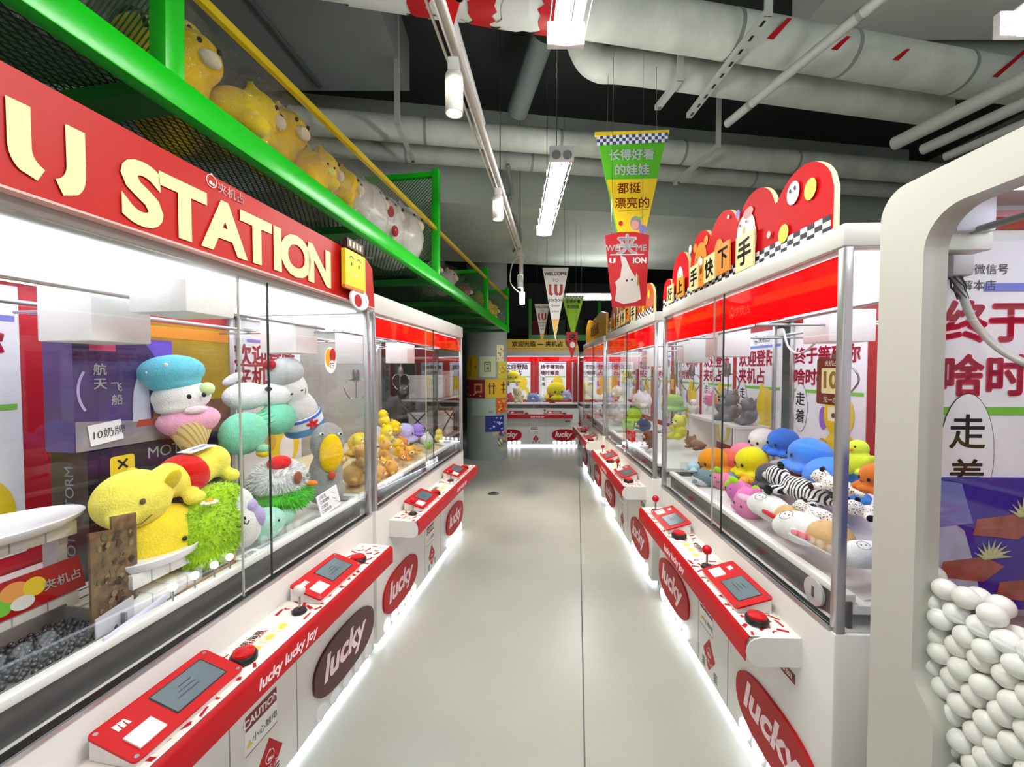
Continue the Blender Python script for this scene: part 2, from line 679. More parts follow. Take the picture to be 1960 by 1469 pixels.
pipe('cross_pipe', 'thinner grey pipe just behind and below the thick wrapped one', [c4 - D3 * 3.6, c4 + D3 * 5.6], .085, PIPE2, collars=(2.2, 3.4, 4.6, 5.8, 7.0))
CON = P('#b5bab3', .5)
pipe('sprinkler_pipe', 'thin pale pipe slanting past the elbow duct with a tee fitting', [(1.96, .9, 3.32), (1.52, 2.97, 3.32)], .028, CON, n=14, collars=(1.2, 1.9))
for i, (x, zz) in enumerate(((2.78, 3.17), (2.98, 3.13), (3.14, 3.08), (3.27, 3.02))):
    pipe('wall_conduit', ['uppermost and thickest of four parallel conduits over the white prize machine', 'second conduit down in the bundle over the white prize machine', 'third conduit down in the bundle over the white prize machine', 'lowest thin conduit in the bundle over the white prize machine'][i],
         [(x + .35, .6, zz), (x - .09, 2.95, zz)], (.045, .036, .028, .02)[i], CON, n=14)
pipe('ceiling_conduit', 'thin dark conduit running along the grey ceiling above the yellow rail', [(-1.72, 1.6, 3.87), (-1.55, 3.4, 3.87)], .018, P('#4f5654', .6), n=8)
pipe('ceiling_conduit', 'white conduit hanging beside the track rail and red pennant', [(-.36, 1.7, 3.40), (-.215, 3.1, 3.40)], .022, P('#cfd0cc', .5), n=12)
pipe('drain_pipe', 'dim grey duct hanging in the dark ceiling bay between the cross pipes', [(.22, 3.0, 3.95), (.04, 3.5, 3.72)], .085, P('#5f6663', .8), n=20)
pipe('wall_conduit', 'two-bend conduit dropping down the face of the cross beam', [(-.04, 3.95, 3.52), (.0, 4.25, 3.36), (-.05, 4.33, 3.36), (.12, 5.3, 3.28), (.02, 5.9, 3.27)], .018, P('#7f8783', .6), n=8, smooth=4)


def bracket(label, top, knee, end, holes=False):
    t = thing('hanger_bracket', label, 'bracket', knee)
    k, tp, e = Vector(knee), Vector(top), Vector(end)
    MB().box((-.02, -.006, 0), (.02, .006, tp.z - k.z), CON, M=Matrix.Identity(4)).obj('hanger_strap', t)
    d = (e - k)
    mb = MB()
    s = Vector((.02, 0, 0))
    mb.prism([(-.02, 0), (.02, 0), (.02, .006), (-.015, .006), (-.015, .035), (-.02, .035)], (0, 0, 0), X, Z, d, CON)
    mb.obj('strut_channel', t)
    if holes:
        for i in range(9):
            p = d * ((i + .5) / 9)
            mb = MB(); mb.add([p + Vector((-.008, -.02, -.001)), p + Vector((.008, -.02, -.001)), p + Vector((.008, .02, -.001)), p + Vector((-.008, .02, -.001))], [(0, 1, 2, 3)], BLACK)
            mb.obj('slot_hole', t)
    else:
        MB().cyl(d * .9 + Vector((0, 0, -.012)), d * .9, .012, STEEL, n=10).obj('bolt_head', t)
    return t


bracket('long perforated steel strut hanging under the taped duct', (1.32, 2.2, 4.3), (1.32, 2.18, 3.40), (1.28, 3.04, 3.40), True)
bracket('short steel strut hanging under the elbow duct', (1.06, 2.655, 4.3), (1.06, 2.655, 3.40), (1.02, 2.95, 3.40))
bracket('L-shaped strut carrying the cross pipes near the red cloud board', (1.71, 3.5, 4.3), (1.71, 3.48, 3.42), (1.62, 4.16, 3.42))
bracket('steel strut on a rod under the cross pipes above the green rack', (-.86, 3.1, 4.3), (-.86, 3.15, 3.42), (-.87, 3.74, 3.42))


# ---------------------------------------------------------------- ceiling lamps
def tube_light(label, x, y0, y1, z, along='y'):
    t = thing('caged_tube_light', label, 'ceiling light', (x, (y0 + y1) / 2, z))
    if along == 'x':
        t.rotation_euler = (0, 0, PI / 2)
    L = (y1 - y0) / 2
    MB().box((-.014, -L, .03), (.014, L, .06), WHITE2, bev=.004).obj('housing', t)
    for s in (-1, 1):
        MB().cyl((s * .03, -L + .03, .0), (s * .03, L - .03, .0), .017, TUBE, n=14).obj('tube', t)
        mb = MB()
        mb.box((-.065, s * L - .012, -.03), (.065, s * L + .012, .05), WHITE2, bev=.004)
        mb.obj('end_cap', t)
        for q in (-1, 1):
            MB().cyl((q * .03, s * L + s * .0121, -.0), (q * .03, s * L + s * .016, -.0), .024, GREY, n=16).obj('tube_socket', t)
    mb = MB()
    n = 7
    for i in range(n):
        y = -L + .02 + (2 * L - .04) * i / (n - 1)
        mb.tube([(-.062, y, .03), (-.062, y, -.012), (-.045, y, -.035), (0, y, -.042), (.045, y, -.035), (.062, y, -.012), (.062, y, .03)], .0018, WHITE2, n=5)
    for xx, zz in ((-.062, -.012), (-.03, -.04), (0, -.043), (.03, -.04), (.062, -.012)):
        mb.tube([(xx, -L + .02, zz), (xx, L - .02, zz)], .0018, WHITE2, n=5)
    mb.obj('wire_cage', t)
    for s in (-1, 1):
        MB().cyl((0, s * L * .57, .06), (0, s * L * .57, 4.3 - z), .002, STEEL, n=6).obj('hanging_wire', t)
    return t


tube_light('caged double tube lamp overhead beside the taped duct, cut by the top edge', .185, .26, 1.46, 2.72)
tube_light('caged double tube lamp hanging in the middle of the aisle', .265, 2.24, 3.44, 2.72)
tube_light('caged tube lamp above the conduits by the white prize machine', 1.69, .2, 1.42, 2.72)
tube_light('caged tube lamp glowing over the far end of the aisle', 1.42, 5.85, 7.05, 2.72, 'x')

# the track with its spot lamps
tr = thing('light_track', 'long white track rail for spot lamps hanging along the aisle', 'track light', (-.42, 0, 2.82))
dt = Vector((math.sin(math.radians(6.7)), math.cos(math.radians(6.7)), 0))
mb = MB(); mb.prism([(-.018, 0), (-.012, 0), (-.012, .02), (.012, .02), (.012, 0), (.018, 0), (.018, .034), (-.018, .034)], dt * .9, Vector((dt.y, -dt.x, 0)), Z, dt * 3.75, WHITE)
mb.obj('rail', tr)
mb = MB(); mb.cyl(dt * .9 + Vector((-.045, 0, .02)), dt * 4.6 + Vector((-.045, 0, .02)), .006, WHITE, n=8); mb.obj('cable', tr)
for k in (1.4, 2.9, 4.3):
    MB().cyl(dt * k + Z * .034, dt * k + Z * 1.48, .003, STEEL, n=6).obj('hanger_rod', tr)


def spot_lamp(label, loc, cord=0., r=.035, h=.15):
    t = thing('track_spot_lamp', label, 'spot lamp', loc)
    if cord:
        MB().cyl((0, 0, h), (0, 0, h + cord), .004, WHITE, n=8).obj('cord', t)
    MB().box((-.022, -.03, h + cord), (.022, .03, h + cord + .05), WHITE, bev=.005).obj('adapter', t)
    mb = MB(); mb.cyl((0, 0, h - .005), (0, 0, h + max(cord, .0) + .005), .012, WHITE, n=10); mb.obj('stem', t)
    mb = MB(); mb.lathe([(0, h), (r * .9, h), (r, h - .008), (r, 0), (r * .88, 0), (r * .88, .012)], P('#d9dad2', .4), n=28); mb.obj('barrel', t)
    MB().cyl((0, 0, .008), (0, 0, .012), r * .87, glow('#fff6dc', 8), n=24).obj('lens', t)
    return t


for k, dz, lab in ((1.66, -.24, 'white cylinder spot lamp on the track next to the yellow rail'), (2.80, -.24, 'white cylinder spot lamp on the track, in front of the cross beam')):
    p = Vector((-.42, 0, 2.82)) + dt * k
    spot_lamp(lab, (p.x, p.y, p.z + dz))
p = Vector((-.42, 0, 2.82)) + dt * 4.35
spot_lamp('upper of two small spot lamps dangling at the end of the track', (p.x, p.y, 2.44), cord=.205, r=.03, h=.13)
p = Vector((-.42, 0, 2.82)) + dt * 4.55
spot_lamp('lower of two small spot lamps dangling at the end of the track', (p.x, p.y, 2.30), cord=.345, r=.03, h=.13)
mb = MB(); mb.tube([(p.x, p.y, 2.82), (p.x - .1, p.y, 2.75), (p.x - .13, p.y, 2.55), (p.x - .05, p.y, 2.44), (p.x + .03, p.y + .05, 2.42)], .006, WHITE, n=8, smooth_n=6)
tag(mb.obj('power_cord'), 'white loop of cord hanging by the two dangling spot lamps', 'cord')
for k in (1.66, 2.80, 4.4):
    p = Vector((-.42, 0, 2.75)) + dt * k
    spot('track_spot_light', p, (p.x + .35, p.y + .2, 0), 230, (1, .9, .70), 62)


# ---------------------------------------------------------------- prize claw machines
def hook(mb, x, z, w, h, dirn, y, mat, s=1.):       # one stroke of the shop's monogram: a bar whose foot bends sideways
    p = [(0, h), (w, h), (w, h * .42)]
    for i in range(1, 7):
        a = PI / 2 * i / 6 * .75
        p.append((w + (1 - math.cos(a)) * w * .9, h * .42 - math.sin(a) * h * .25))
    q = [(p[-1][0] - w * .35, 0)]
    for i in range(6, -1, -1):
        a = PI / 2 * i / 6 * .75
        q.append(((1 - math.cos(a)) * w * .9 * .9, h * .40 - math.sin(a) * h * .36))
    pts = [(px * dirn, pz) for px, pz in p + q]
    if dirn < 0:
        pts = [(px + w, pz) for px, pz in pts][::-1]
    mb.flat(pts, (x, y, z), X, Z, mat)


def logo_face(mb, x, z, r, y, mat):          # small outlined shop emblem
    for a0 in range(8):
        mb.flat(arc_band(x, z, r * .88, r * .12, a0 * PI / 4, (a0 + 1) * PI / 4, 4, 1.05), (0, y, 0), X, Z, mat)
    mb.flat(ring(x - r * .2, z - r * .3, r * .3, r * .3, 12), (0, y, 0), X, Z, mat)
    mb.flat(ring(x + r * .3, z - r * .45, r * .28, r * .25, 12), (0, y, 0), X, Z, mat)
    mb.flat(ring(x, z + r * 1.1, r * .2, r * .18, 10), (0, y, 0), X, Z, mat)


def poster(parent, x, y, z0, kind=0, w=.62, h=.95, M=None):
    mb = MB(); mb.box((x - w / 2, y - .004, z0), (x + w / 2, y, z0 + h), PAPER)
    o = mb.obj('wall_poster', parent)
    mb = MB()
    yy = y - .0055
    t = z0 + h
    logo_face(mb, x - .02, t - .06, .03, yy, DKGREY)
    mb.text('夹机占', (x + .09, yy, t - .06), X, Z, .05, DKGREY, .01)
    mb.flat([(x - w * .28, t - .125), (x + w * .48, t - .125), (x + w * .48, t - .105), (x - w * .28, t - .105)], (0, yy, 0), X, Z, BLUE)
    l1, l2 = (('终于等到你', '啥时候走'), ('欢迎登陆', '夹机占'))[kind]
    sz = w * .86 / text_geo('终于等到你', 0, 0)[2]
    mb.text(l1, (x - w * .43, yy, t - .20), X, Z, sz if kind == 0 else sz * 1.2, HOT, .045, align='L')
    mb.text(l2, (x - w * .43, yy, t - .335), X, Z, sz if kind == 0 else sz * 1.2, HOT, .045, align='L')
    mb.flat([(x - w * .44, t - .435), (x + w * .48, t - .435), (x + w * .48, t - .415), (x - w * .44, t - .415)], (0, yy, 0), X, Z, LGREEN)
    yb = yy - .001
    bx, bz = x - w * .33, t - .535
    mb.flat(ring(bx, bz, .068, .155, 28), (0, yb, 0), X, Z, INK)
    mb.flat(ring(bx, bz, .066, .153, 28), (0, yb - .0005, 0), X, Z, PAPER)
    mb.text('走', (bx, yb - .001, bz + .058), X, Z, .092, INK, .02)
    mb.text('着', (bx, yb - .001, bz - .055), X, Z, .092, INK, .02)
    cx, cz = x + w * .2, z0
    mb.flat(ring(cx - .12, cz + .37, .035, .07, 20), (0, yb, 0), X, Z, PURPLE)
    mb.flat(ring(cx, cz + .40, .115, .13, 28), (0, yb - .0005, 0), X, Z, YEL)
    mb.flat(ring(cx + .02, cz + .16, .14, .155, 28), (0, yb - .0004, 0), X, Z, YEL)
    mb.flat(ring(cx - .12, cz + .19, .05, .06, 20), (0, yb - .0007, 0), X, Z, P('#d9ac14', .5))
    mb.flat(ring(cx - .05, cz + .52, .03, .035, 16), (0, yb - .0006, 0), X, Z, YEL)
    mb.flat(ring(cx + .03, cz + .12, .07, .1, 24), (0, yb - .001, 0), X, Z, PAPER)
    mb.obj('print', o)
    return o


def claw(parent, x, y, ztop, zplate, zend, metal=STEEL):
    pl = MB().box((x - .085, y - .10, zplate), (x + .085, y + .10, ztop - .03), WHITE2, bev=.004).obj('claw_carriage', parent)
    if zend is None:
        return pl
    mb = MB(); mb.tube([(x, y, zplate), (x + .004, y, (zplate + zend) / 2 + .1), (x, y, zend + .16)], .004, P('#d8d8d8', .4), n=6); mb.obj('hoist_cord', parent)
    mb = MB(); mb.lathe([(0, .16), (.02, .16), (.024, .13), (.024, .09), (.012, .075), (0, .075)], metal, n=16, M=Matrix.Translation((x, y, zend)))
    hd = mb.obj('claw_head', parent)
    for k in range(3):
        a = k * 2 * PI / 3 + .5
        c, s_ = math.cos(a), math.sin(a)
        mb = MB(); mb.tube([(x + c * .015, y + s_ * .015, zend + .09), (x + c * .06, y + s_ * .06, zend + .085), (x + c * .085, y + s_ * .085, zend + .03), (x + c * .05, y + s_ * .05, zend - .03), (x + c * .03, y + s_ * .03, zend - .035)], .004, metal, n=6, smooth_n=5)
        mb.obj('claw_prong', hd)
    return pl


def oval(cx, cz, rx, rz, n=20):      # flat-ended leaf: a rounded slanted pill like a door
    return [(cx + rx * math.copysign(abs(math.cos(a)) ** .75, math.cos(a)), cz + rz * math.copysign(abs(math.sin(a)) ** .8, math.sin(a)))
            for a in [2 * PI * (i + .5) / (2 * n) for i in range(2 * n)]]


def controller(parent, x, y, tint=RED):
    # slanted red control box with screen and card reader; x grows to the player's right
    mb = MB()
    poly = [(-.145, -.065), (.145, -.065), (.145, .06), (-.145, .06)]
    z0 = .752
    lo = [(px + x, py + y, z0) for px, py in poly]
    hi = [(-.145 + x, -.065 + y, z0 + .014), (.145 + x, -.065 + y, z0 + .014), (.145 + x, .06 + y, z0 + .052), (-.145 + x, .06 + y, z0 + .052)]
    mb.add(lo + hi, [(0, 3, 2, 1), (0, 1, 5, 4), (1, 2, 6, 5), (2, 3, 7, 6), (3, 0, 4, 7)], WHITE)
    o = mb.obj('control_box', parent)
    s = Vector((0, .125, .038)).normalized()
    nrm = X.cross(s)
    og = Vector((x, y - .065, z0 + .014))
    mb = MB(); mb.prism(rrect(-.15, -.004, .15, .136, .012), og, X, s, nrm * .006, tint); pnl = mb.obj('face_panel', o)
    mb = MB(); mb.flat(rrect(-.03, .022, .118, .116, .004), og + nrm * .0066, X, s, BLACK)
    mb.flat(rrect(-.026, .026, .114, .112, .003), og + nrm * .0072, X, s, P('#5d6b70', .15))
    for i in range(3):
        mb.flat([(.0 + i * .012, .055 + i * .014), (.06, .055 + i * .014), (.06, .059 + i * .014), (.0 + i * .012, .059 + i * .014)], og + nrm * .0076, X, s, P('#3a4448', .3))
    mb.obj('screen', o)
    mb = MB(); mb.box((-.124, .016, 0), (-.062, .066, .004), WHITE2, M=Matrix.Translation(og + nrm * .006) @ Matrix((X, s, nrm)).transposed().to_4x4())
    mb.obj('card_reader', o)
    mb = MB()
    for i, dr in ((0, 1), (1, 1), (2, -1)):
        mb.flat([(-.115 + i * .011, .09), (-.108 + i * .011, .09), (-.108 + i * .011 + .003 * dr, .11), (-.115 + i * .011, .112)], og + nrm * .0068, X, s, WHITE2)
    mb.obj('logo', o)
    mb = MB()
    for px, py in ((-.138, .008), (.138, .008), (-.138, .124), (.138, .124)):
        mb.flat(ring(px, py, .005, .005, 10), og + nrm * .0068, X, s, STEEL)
    mb.obj('screw', o)
    return o


def joystick(parent, x, y, ball=RED):
    mb = MB(); mb.lathe([(.0, .7635), (.022, .7625), (.026, .753), (0, .753)], BLACK, M=Matrix.Translation((x, y, 0)))
    o = mb.obj('joystick', parent)
    MB().cyl((x, y, .76), (x, y, .815), .005, STEEL, n=10).obj('shaft', o)
    MB().ell((x, y, .832), .021, ball).obj('ball_knob', o)


def push_button(parent, x, y, mat=RED):
    mb = MB(); mb.lathe([(0, .7725), (.034, .7725), (.038, .767), (.038, .753), (0, .753)], BLACK, M=Matrix.Translation((x, y, 0)))
    o = mb.obj('push_button', parent)
    mb = MB(); mb.lathe([(0, .786), (.02, .785), (.03, .780), (.031, .772), (0, .772)], mat, M=Matrix.Translation((x, y, 0)))
    mb.obj('button_cap', o)


def confetti(mb, x0, x1, y0, y1, z, avoid, n=60, seed=1):
    rnd = random.Random(seed)
    done = []
    for _ in range(n * 4):
        x, y = rnd.uniform(x0 + .02, x1 - .02), rnd.uniform(y0 + .012, y1 - .012)
        if any(a0 < x < a1 for a0, a1 in avoid) or any((x - q[0]) ** 2 + (y - q[1]) ** 2 < .031 ** 2 for q in done):
            continue
        done.append((x, y))
        a, l, w = rnd.uniform(0, PI), rnd.uniform(.012, .022), rnd.uniform(.004, .007)
        u, v = Vector((math.cos(a), math.sin(a), 0)), Vector((-math.sin(a), math.cos(a), 0))
        kind = rnd.random()
        if kind < .6:
            mb.flat([(-l, -w), (l, -w * .6), (l * .9, w), (-l * .8, w * 1.2)], (x, y, z), u, v, RED2)
        elif kind < .85:
            mb.flat(arc_band(0, 0, l * .45, w, 0, 2.4, 5), (x, y, z), u, v, RED2)
        else:
            mb.flat([(-w * 1.6, -w * 1.6), (w * 1.6, -w), (w * 1.3, w * 1.8), (-w * 1.5, w)], (x, y, z), u, v, RED2)


def claw_machine(row, s0, s1, label, o):
    """o: options. Local x runs along the front to the viewer's right, y into the machine, z up."""
    Wd = s1 - s0
    c = row.at((s0 + s1) / 2, 0, 0)
    t = thing('prize_claw_machine', label, 'claw machine', c, row.rot, o.get('group'))
    k = Wd / 1.6
    h = Wd / 2
    D = .88
    # cabinet
    mb = MB(); mb.box((-h, 0, .035), (h, D, .79), WHITE, bev=.008)
    base = mb.obj('base_cabinet', t)
    mb = MB(); mb.box((-h + .03, .055, .0), (h - .03, D - .03, .035), WHITE); mb.obj('plinth', t)
    mb = MB(); mb.box((-h + .03, .012, .018), (h - .03, .05, .034), glow('#e6f0ff', 6.5)); mb.obj('light_strip', t)
    for x in (-.15 * k, .17 * k):
        mb = MB(); mb.box((x - .0015, -.0012, .04), (x + .0015, .0, .65), GREY); mb.obj('panel_seam', t)
    # prize doors
    for i, x in enumerate((-.52 * k, .52 * k)):
        mat = o.get('doors', (RED2, RED2))[i]
        rx = .255
        d = MB().prism(oval(x, .235, rx, .122), (0, -.012, 0), X, Z, Vector((0, .0119, 0)), mat)
        dd = d.obj('prize_door', t)
        mb = MB(); mb.text('lucky', (x - .01, -.0128, .235), X, Z, .155, P('#f3d7dc', .5), .035, .22, sx=1.05); mb.obj('lettering', dd)
        for j in range(5):
            xx = x - .2 + .1 * j
            onn = o.get('lamps', True) if not isinstance(o.get('lamps', True), tuple) else o['lamps'][i]
            mb = MB(); mb.cyl((xx, -.006, .078), (xx, 0, .078), .036, LAMP if onn else P('#dfe0e2', .2), n=20); mb.obj('round_lamp', t)
    # stickers
    mb = MB(); mb.box((-.13, -.0015, .26), (.02, 0, .40), WHITE2); cs = mb.obj('caution_sticker', t); cs.location.x = o.get('cx', 0)
    mb = MB(); mb.flat([(-.128, .345), (.018, .345), (.018, .398), (-.128, .398)], (0, -.002, 0), X, Z, DKRED)
    mb.text('CAUTION', (-.055, -.0026, .371), X, Z, .036, WHITE2, .03)
    mb.text('小心触电', (-.04, -.0026, .30), X, Z, .03, DKGREY, .0)
    mb.flat([(-.122, .285), (-.098, .285), (-.11, .31)], (0, -.0026, 0), X, Z, YEL)
    mb.flat([(-.13, .26), (.02, .26), (.02, .263), (-.13, .263)], (0, -.002, 0), X, Z, DKRED)
    mb.obj('lettering', cs)
    mb = MB(); mb.prism([(-.06, .10), (.02, .14), (.05, .245), (-.03, .205)] if False else [(-.085, .155), (-.02, .075), (.045, .155), (-.02, .235)], (0, -.0016, 0), X, Z, (0, .0015, 0), RED2)
    em = mb.obj('diamond_sticker', t); em.location.x = o.get('cx', 0)
    mb = MB(); logo_face(mb, -.02, .165, .022, -.0022, P('#f0dada', .5)); mb.text('夹机占', (-.02, -.0022, .12), X, Z, .028, P('#f0dada', .5)); mb.obj('emblem', em)
    for sx in (-.075, .055):
        mb = MB()
        for i in range(4):
            mb.box((sx - .022, -.001, .10 - i * .012), (sx + .012, 0, .105 - i * .012), BLACK)
        mb.obj('vent_grille', t)
    xs = .60 * k
    mb = MB(); mb.box((xs - .07, -.0014, .505), (xs + .03, 0, .54), DKRED); ns = mb.obj('number_sticker', t)
    mb = MB(); mb.text('NO.003', (xs - .02, -.002, .5225), X, Z, .022, WHITE2, .02); mb.obj('lettering', ns)
    # console shelf with round-nosed front
    cx0, cx1 = -.66 * k, .66 * k
    prof = [(0, .652), (-.13, .652)]
    for i in range(9):
        a = -PI / 2 - PI * i / 8
        prof.append((-.135 + .045 * math.cos(a), .70 + .048 * math.sin(a)))
    prof += [(-.13, .75), (0, .75)]
    mb = MB(); mb.prism(prof, (cx0, -.0, 0), Y, Z, (cx1 - cx0) * X, WHITE)
    con = mb.obj('console_shelf', t, angle=50)
    con.location.z = -.065
    mb = MB(); mb.prism([(-.1815, .668), (-.1815, .735), (-.176, .745), (-.168, .7515), (-.166, .7495), (-.174, .743), (-.179, .732), (-.179, .668)], (cx0 + .004, 0, 0), Y, Z, (cx1 - cx0 - .008) * X, RED2)
    rb = mb.obj('red_band', con)
    tx = o.get('bandtext', (0, ))
    mb = MB()
    for x in tx:
        mb.text('lucky lucky Joy', (x, -.1822, .701), X, Z, .046, P('#f5d9de', .5), .035, .15)
    if tx:
        mb.obj('lettering', rb)
    sets = o.get('sets', (-.37, .34))
    mb = MB(); mb.add([(cx0 + .006, -.165, .7505), (cx1 - .006, -.165, .7505), (cx1 - .006, -.01, .7505), (cx0 + .006, -.01, .7505)], [(0, 1, 2, 3)], P('#efe6dd', .35))
    gx = (sets[0] + .22 + sets[1] - .24) / 2
    confetti(mb, cx0, cx1, -.165, -.01, .7515, [(gx - .11, gx + .11)], 380, int(s0 * 10) + 3)
    for i in range(3):
        x = gx - .075 + .06 * i
        mb.flat([(x - .025, -.115), (x + .025, -.115), (x + .025, -.075), (x - .025, -.075)], (0, 0, .7513), X, Y, P('#d9d2b8', .5))
        mb.flat(ring(x + .006, -.098, .014, .012, 12), (0, 0, .752), X, Y, P('#e3c93a', .5))
    mb.text('使用指南', (gx - .04, -.045, .7515), X, Y, .028, RED2, .02)
    mb.text('USER GUIDE', (gx - .02, -.062, .7515), X, Y, .016, RED2, .01)
    mb.obj('patterned_top', con)
    for iq, q in enumerate(sets):
        controller(con, q, o.get('cy', -.078))
        if iq not in o.get('nojoy', ()):
            joystick(con, q - .205, -.10, o.get('knob', RED))
        push_button(con, q + .20, -.10)
    # glass case
    zt = o.get('zt', 1.89)
    for s_ in (-1, 1):
        for y in (.02, D - .02):
            mb = MB(); mb.box((s_ * (h - .016) - .014, y - .014, .79), (s_ * (h - .016) + .014, y + .014, zt), ALU, bev=.004); mb.obj('corner_post', t)
        if o.get('side', (1, 1))[0 if s_ < 0 else 1]:
            mb = MB(); mb.box((s_ * (h - .012) - .003, .034, .79), (s_ * (h - .012) + .003, D - .034, zt), GLASS); mb.obj('side_pane', t)
    ov = .06 * k
    for nm, a0, a1, y in (('sliding_pane', -h + .03, ov, .010), ('sliding_pane', -ov, h - .03, .020)):
        mb = MB(); mb.box((a0, y - .003, .80), (a1, y + .003, zt), GLASS); g = mb.obj(nm, t)
        e = a1 if a0 < -h + .1 else a0
        mb = MB(); mb.box((e - .0018, y - .0035, .80), (e + .0018, y + .0035, zt), EDGE if a0 < -h + .1 else P('#b5b8a8', .3)); mb.obj('pane_edge', g)
    mb = MB(); mb.box((-h + .02, -.002, .79), (h - .02, .006, .80), ALU); mb.box((-h + .02, .026, .79), (h - .02, .034, .80), BLACK); mb.box((-h + .02, .0125, .79), (h - .02, .0165, .797), BLACK)
    mb.obj('glass_track', t)
    mb = MB(); mb.box((-h + .005, D - .012, .79), (h - .005, D - .004, zt), o.get('backmat', RED2)); bk = mb.obj('back_panel', t)
    for x, kd in o.get('posters', ((-.37, 1), (.37, 0))):
        poster(t, x * k, D - .013, .92, kd)
    # hood
    mb = MB(); mb.box((-h, .0, zt), (h, D, 2.0), o.get('hood', P('#cfcfc8', .45)), bev=.012); mb.obj('hood', t)
    mb = MB(); mb.box((-h + .05, .06, zt - .012), (h - .05, D - .05, zt - .001), o.get('panel', LIGHTPANEL)); mb.obj('light_panel', t)
    if o.get('film', 1):
        mb = MB(); mb.box((-h + .03, .028, 1.765), (h - .03, .031, zt - .013), REDFILM); f = mb.obj('red_valance', t)
        mb = MB()
        logo_face(mb, .1, 1.835, .022, .0268, P('#ff7a6a', .4)); mb.text('夹机占', (.19, .0268, 1.835), X, Z, .045, P('#ff7a6a', .4), .01)
        mb.obj('lettering', f)
    # floor of the case and gantry
    mb = MB(); mb.box((-h + .03, .075, .835), (h - .03, D - .02, .86), o.get('deck', WHITE2)); mb.obj('playfield_deck', t)
    mb = MB(); mb.box((-h + .03, .05, .872), (h - .03, .085, .895), WHITE2, bev=.004); mb.obj('front_ledge', t)
    mb = MB(); mb.box((-h + .03, .060, .792), (h - .03, .074, .872), P('#4a4849', .15)); mb.obj('kick_panel', t)
    for zz, y in ((1.80, .26), (1.79, .66)):
        MB().cyl((-h + .03, y, zz), (h - .03, y, zz), .008, ALU, n=10).obj('gantry_rail', t)
    for x, y, zp, ze in o.get('claws', ((-.35, .4, 1.62, 1.42), (.4, .45, 1.64, 1.45))):
        claw(t, x * k, y, 1.87, zp, ze)
        mb = MB(); mb.cyl((x * k + .06, .1, 1.775), (x * k + .06, D - .05, 1.775), .006, ALU, n=8); mb.obj('gantry_rail', t)
    for x in o.get('cables', ()):
        mb = MB(); mb.tube([(x, .5, 1.80), (x + .08, .48, 1.70), (x + .2, .46, 1.66), (x + .32, .45, 1.70), (x + .4, .45, 1.78)], .006, P('#c9c9cc', .4), n=6, smooth_n=6); mb.obj('slack_cable', t)
    return t


M1L = claw_machine(LA, .665, 2.265, 'big prize claw machine under the red fascia sign with cream letters', dict(
    film=0, doors=(RED2, P('#4a0c17', .25)), lamps=(True, False), bandtext=(-.09,), sets=(-.395, .265), nojoy=(0,), knob=P('#cbc6c2', .2), cx=.04, posters=((-.42, 0), ),
    backmat=P('#c4122a', .4), claws=((-.16, .12, 1.745, None), (-.20, .40, 1.66, None), (.63, .36, 1.66, 1.44)), hood=P('#b9b5b0', .4)))
M2L = claw_machine(LB, 2.30, 4.10, 'claw machine of yellow plush toys between the big sign machine and the round column', dict(
    sets=(-.42, .36), bandtext=(.2,), posters=((-.57, 1),), cables=(-.35,), backmat=P('#b4b3ae', .5, var=.15, vscale=3)))
M1R = claw_machine(RR, 1.20, 2.80, 'claw machine of octopus plush toys under the red cloud-shaped board', dict(zt=1.93, 
    sets=(-.37, .375), bandtext=(-.02,), posters=((-.42, 1), (-.53, 0)) and ((-.50, 0), (.30, 0)), cables=(-.3,), claws=((-.62, .35, 1.66, 1.46), (.1, .5, 1.7, 1.5))))
M2R = claw_machine(RR, 2.97, 4.80, 'claw machine behind the octopus one, holding grey and green plush toys', dict(zt=1.93, 
    sets=(-.30, .42), posters=((-.02, 1), (.58, 1), (-.62, 0)), cables=(.1,)))
M3R = claw_machine(RR, 4.95, 6.75, 'third claw machine along the aisle from the white prize machine, with white plush toys', dict(zt=1.93, sets=(-.30, .42), claws=((.3, .45, 1.6, 1.4),)))


class End:
    rot = 0.

    def __init__(s, x):
        s.x = x

    def at(s, S_, d, z):
        return Vector((s.x + S_, 8.6 + d, z))


EA, EB = End(0), End(0)
M1E = claw_machine(EA, -.36, 1.40, 'claw machine facing the aisle from its far end, under the yellow welcome board', dict(sets=(-.42, .36), claws=()))
M2E = claw_machine(EB, 1.5, 3.26, 'claw machine beside the far end one, half hidden behind the glass cases', dict(sets=(-.42, .36), claws=()))

# ---------------------------------------------------------------- the red fascia sign on the big machine
GRAD = RED2
t = thing('fascia_sign', 'red fascia sign with big cream capital letters above the left-hand glass case', 'sign', LA.at(1.36, -.035, 1.935), LA.rot)
mb = MB(); mb.prism([(-.9, -.01), (.875, -.03), (.855, .17), (.80, .205), (-.9, .222)], (0, 0, 0), X, Z, (0, .03, 0), P('#b4150b', .45, spec=.3)); mb.obj('sign_board', t)
mb = MB(); mb.prism([(-.9, -.015), (.875, -.035), (.875, -.03), (-.9, -.01)], (0, -.003, 0), X, Z, (0, .033, 0), P('#f1b5ae', .4)); mb.obj('edge_strip', t)
mb = MB()
s = -1.36
hook(mb, .811 + s, .016, .036, .140, 1, -.004, CREAM)
hook(mb, .903 + s, .004, .035, .152, -1, -.004, CREAM)
hook(mb, .745 + s, .016, .036, .140, 1, -.004, CREAM)
mb.obj('monogram', t)
vs, fs, w, h = text_geo('STATION', .045, 0)
for i, (ch, xx) in enumerate(zip('STATION', (.058, .168, .300, .425, .521, .622, .766))):
    mb = MB(); mb.text(ch, (1.0 + s + xx, -.004, .074), X, Z, .204, CREAM, .042, align='C', sx=1.04)
    mb.obj('letter', t)
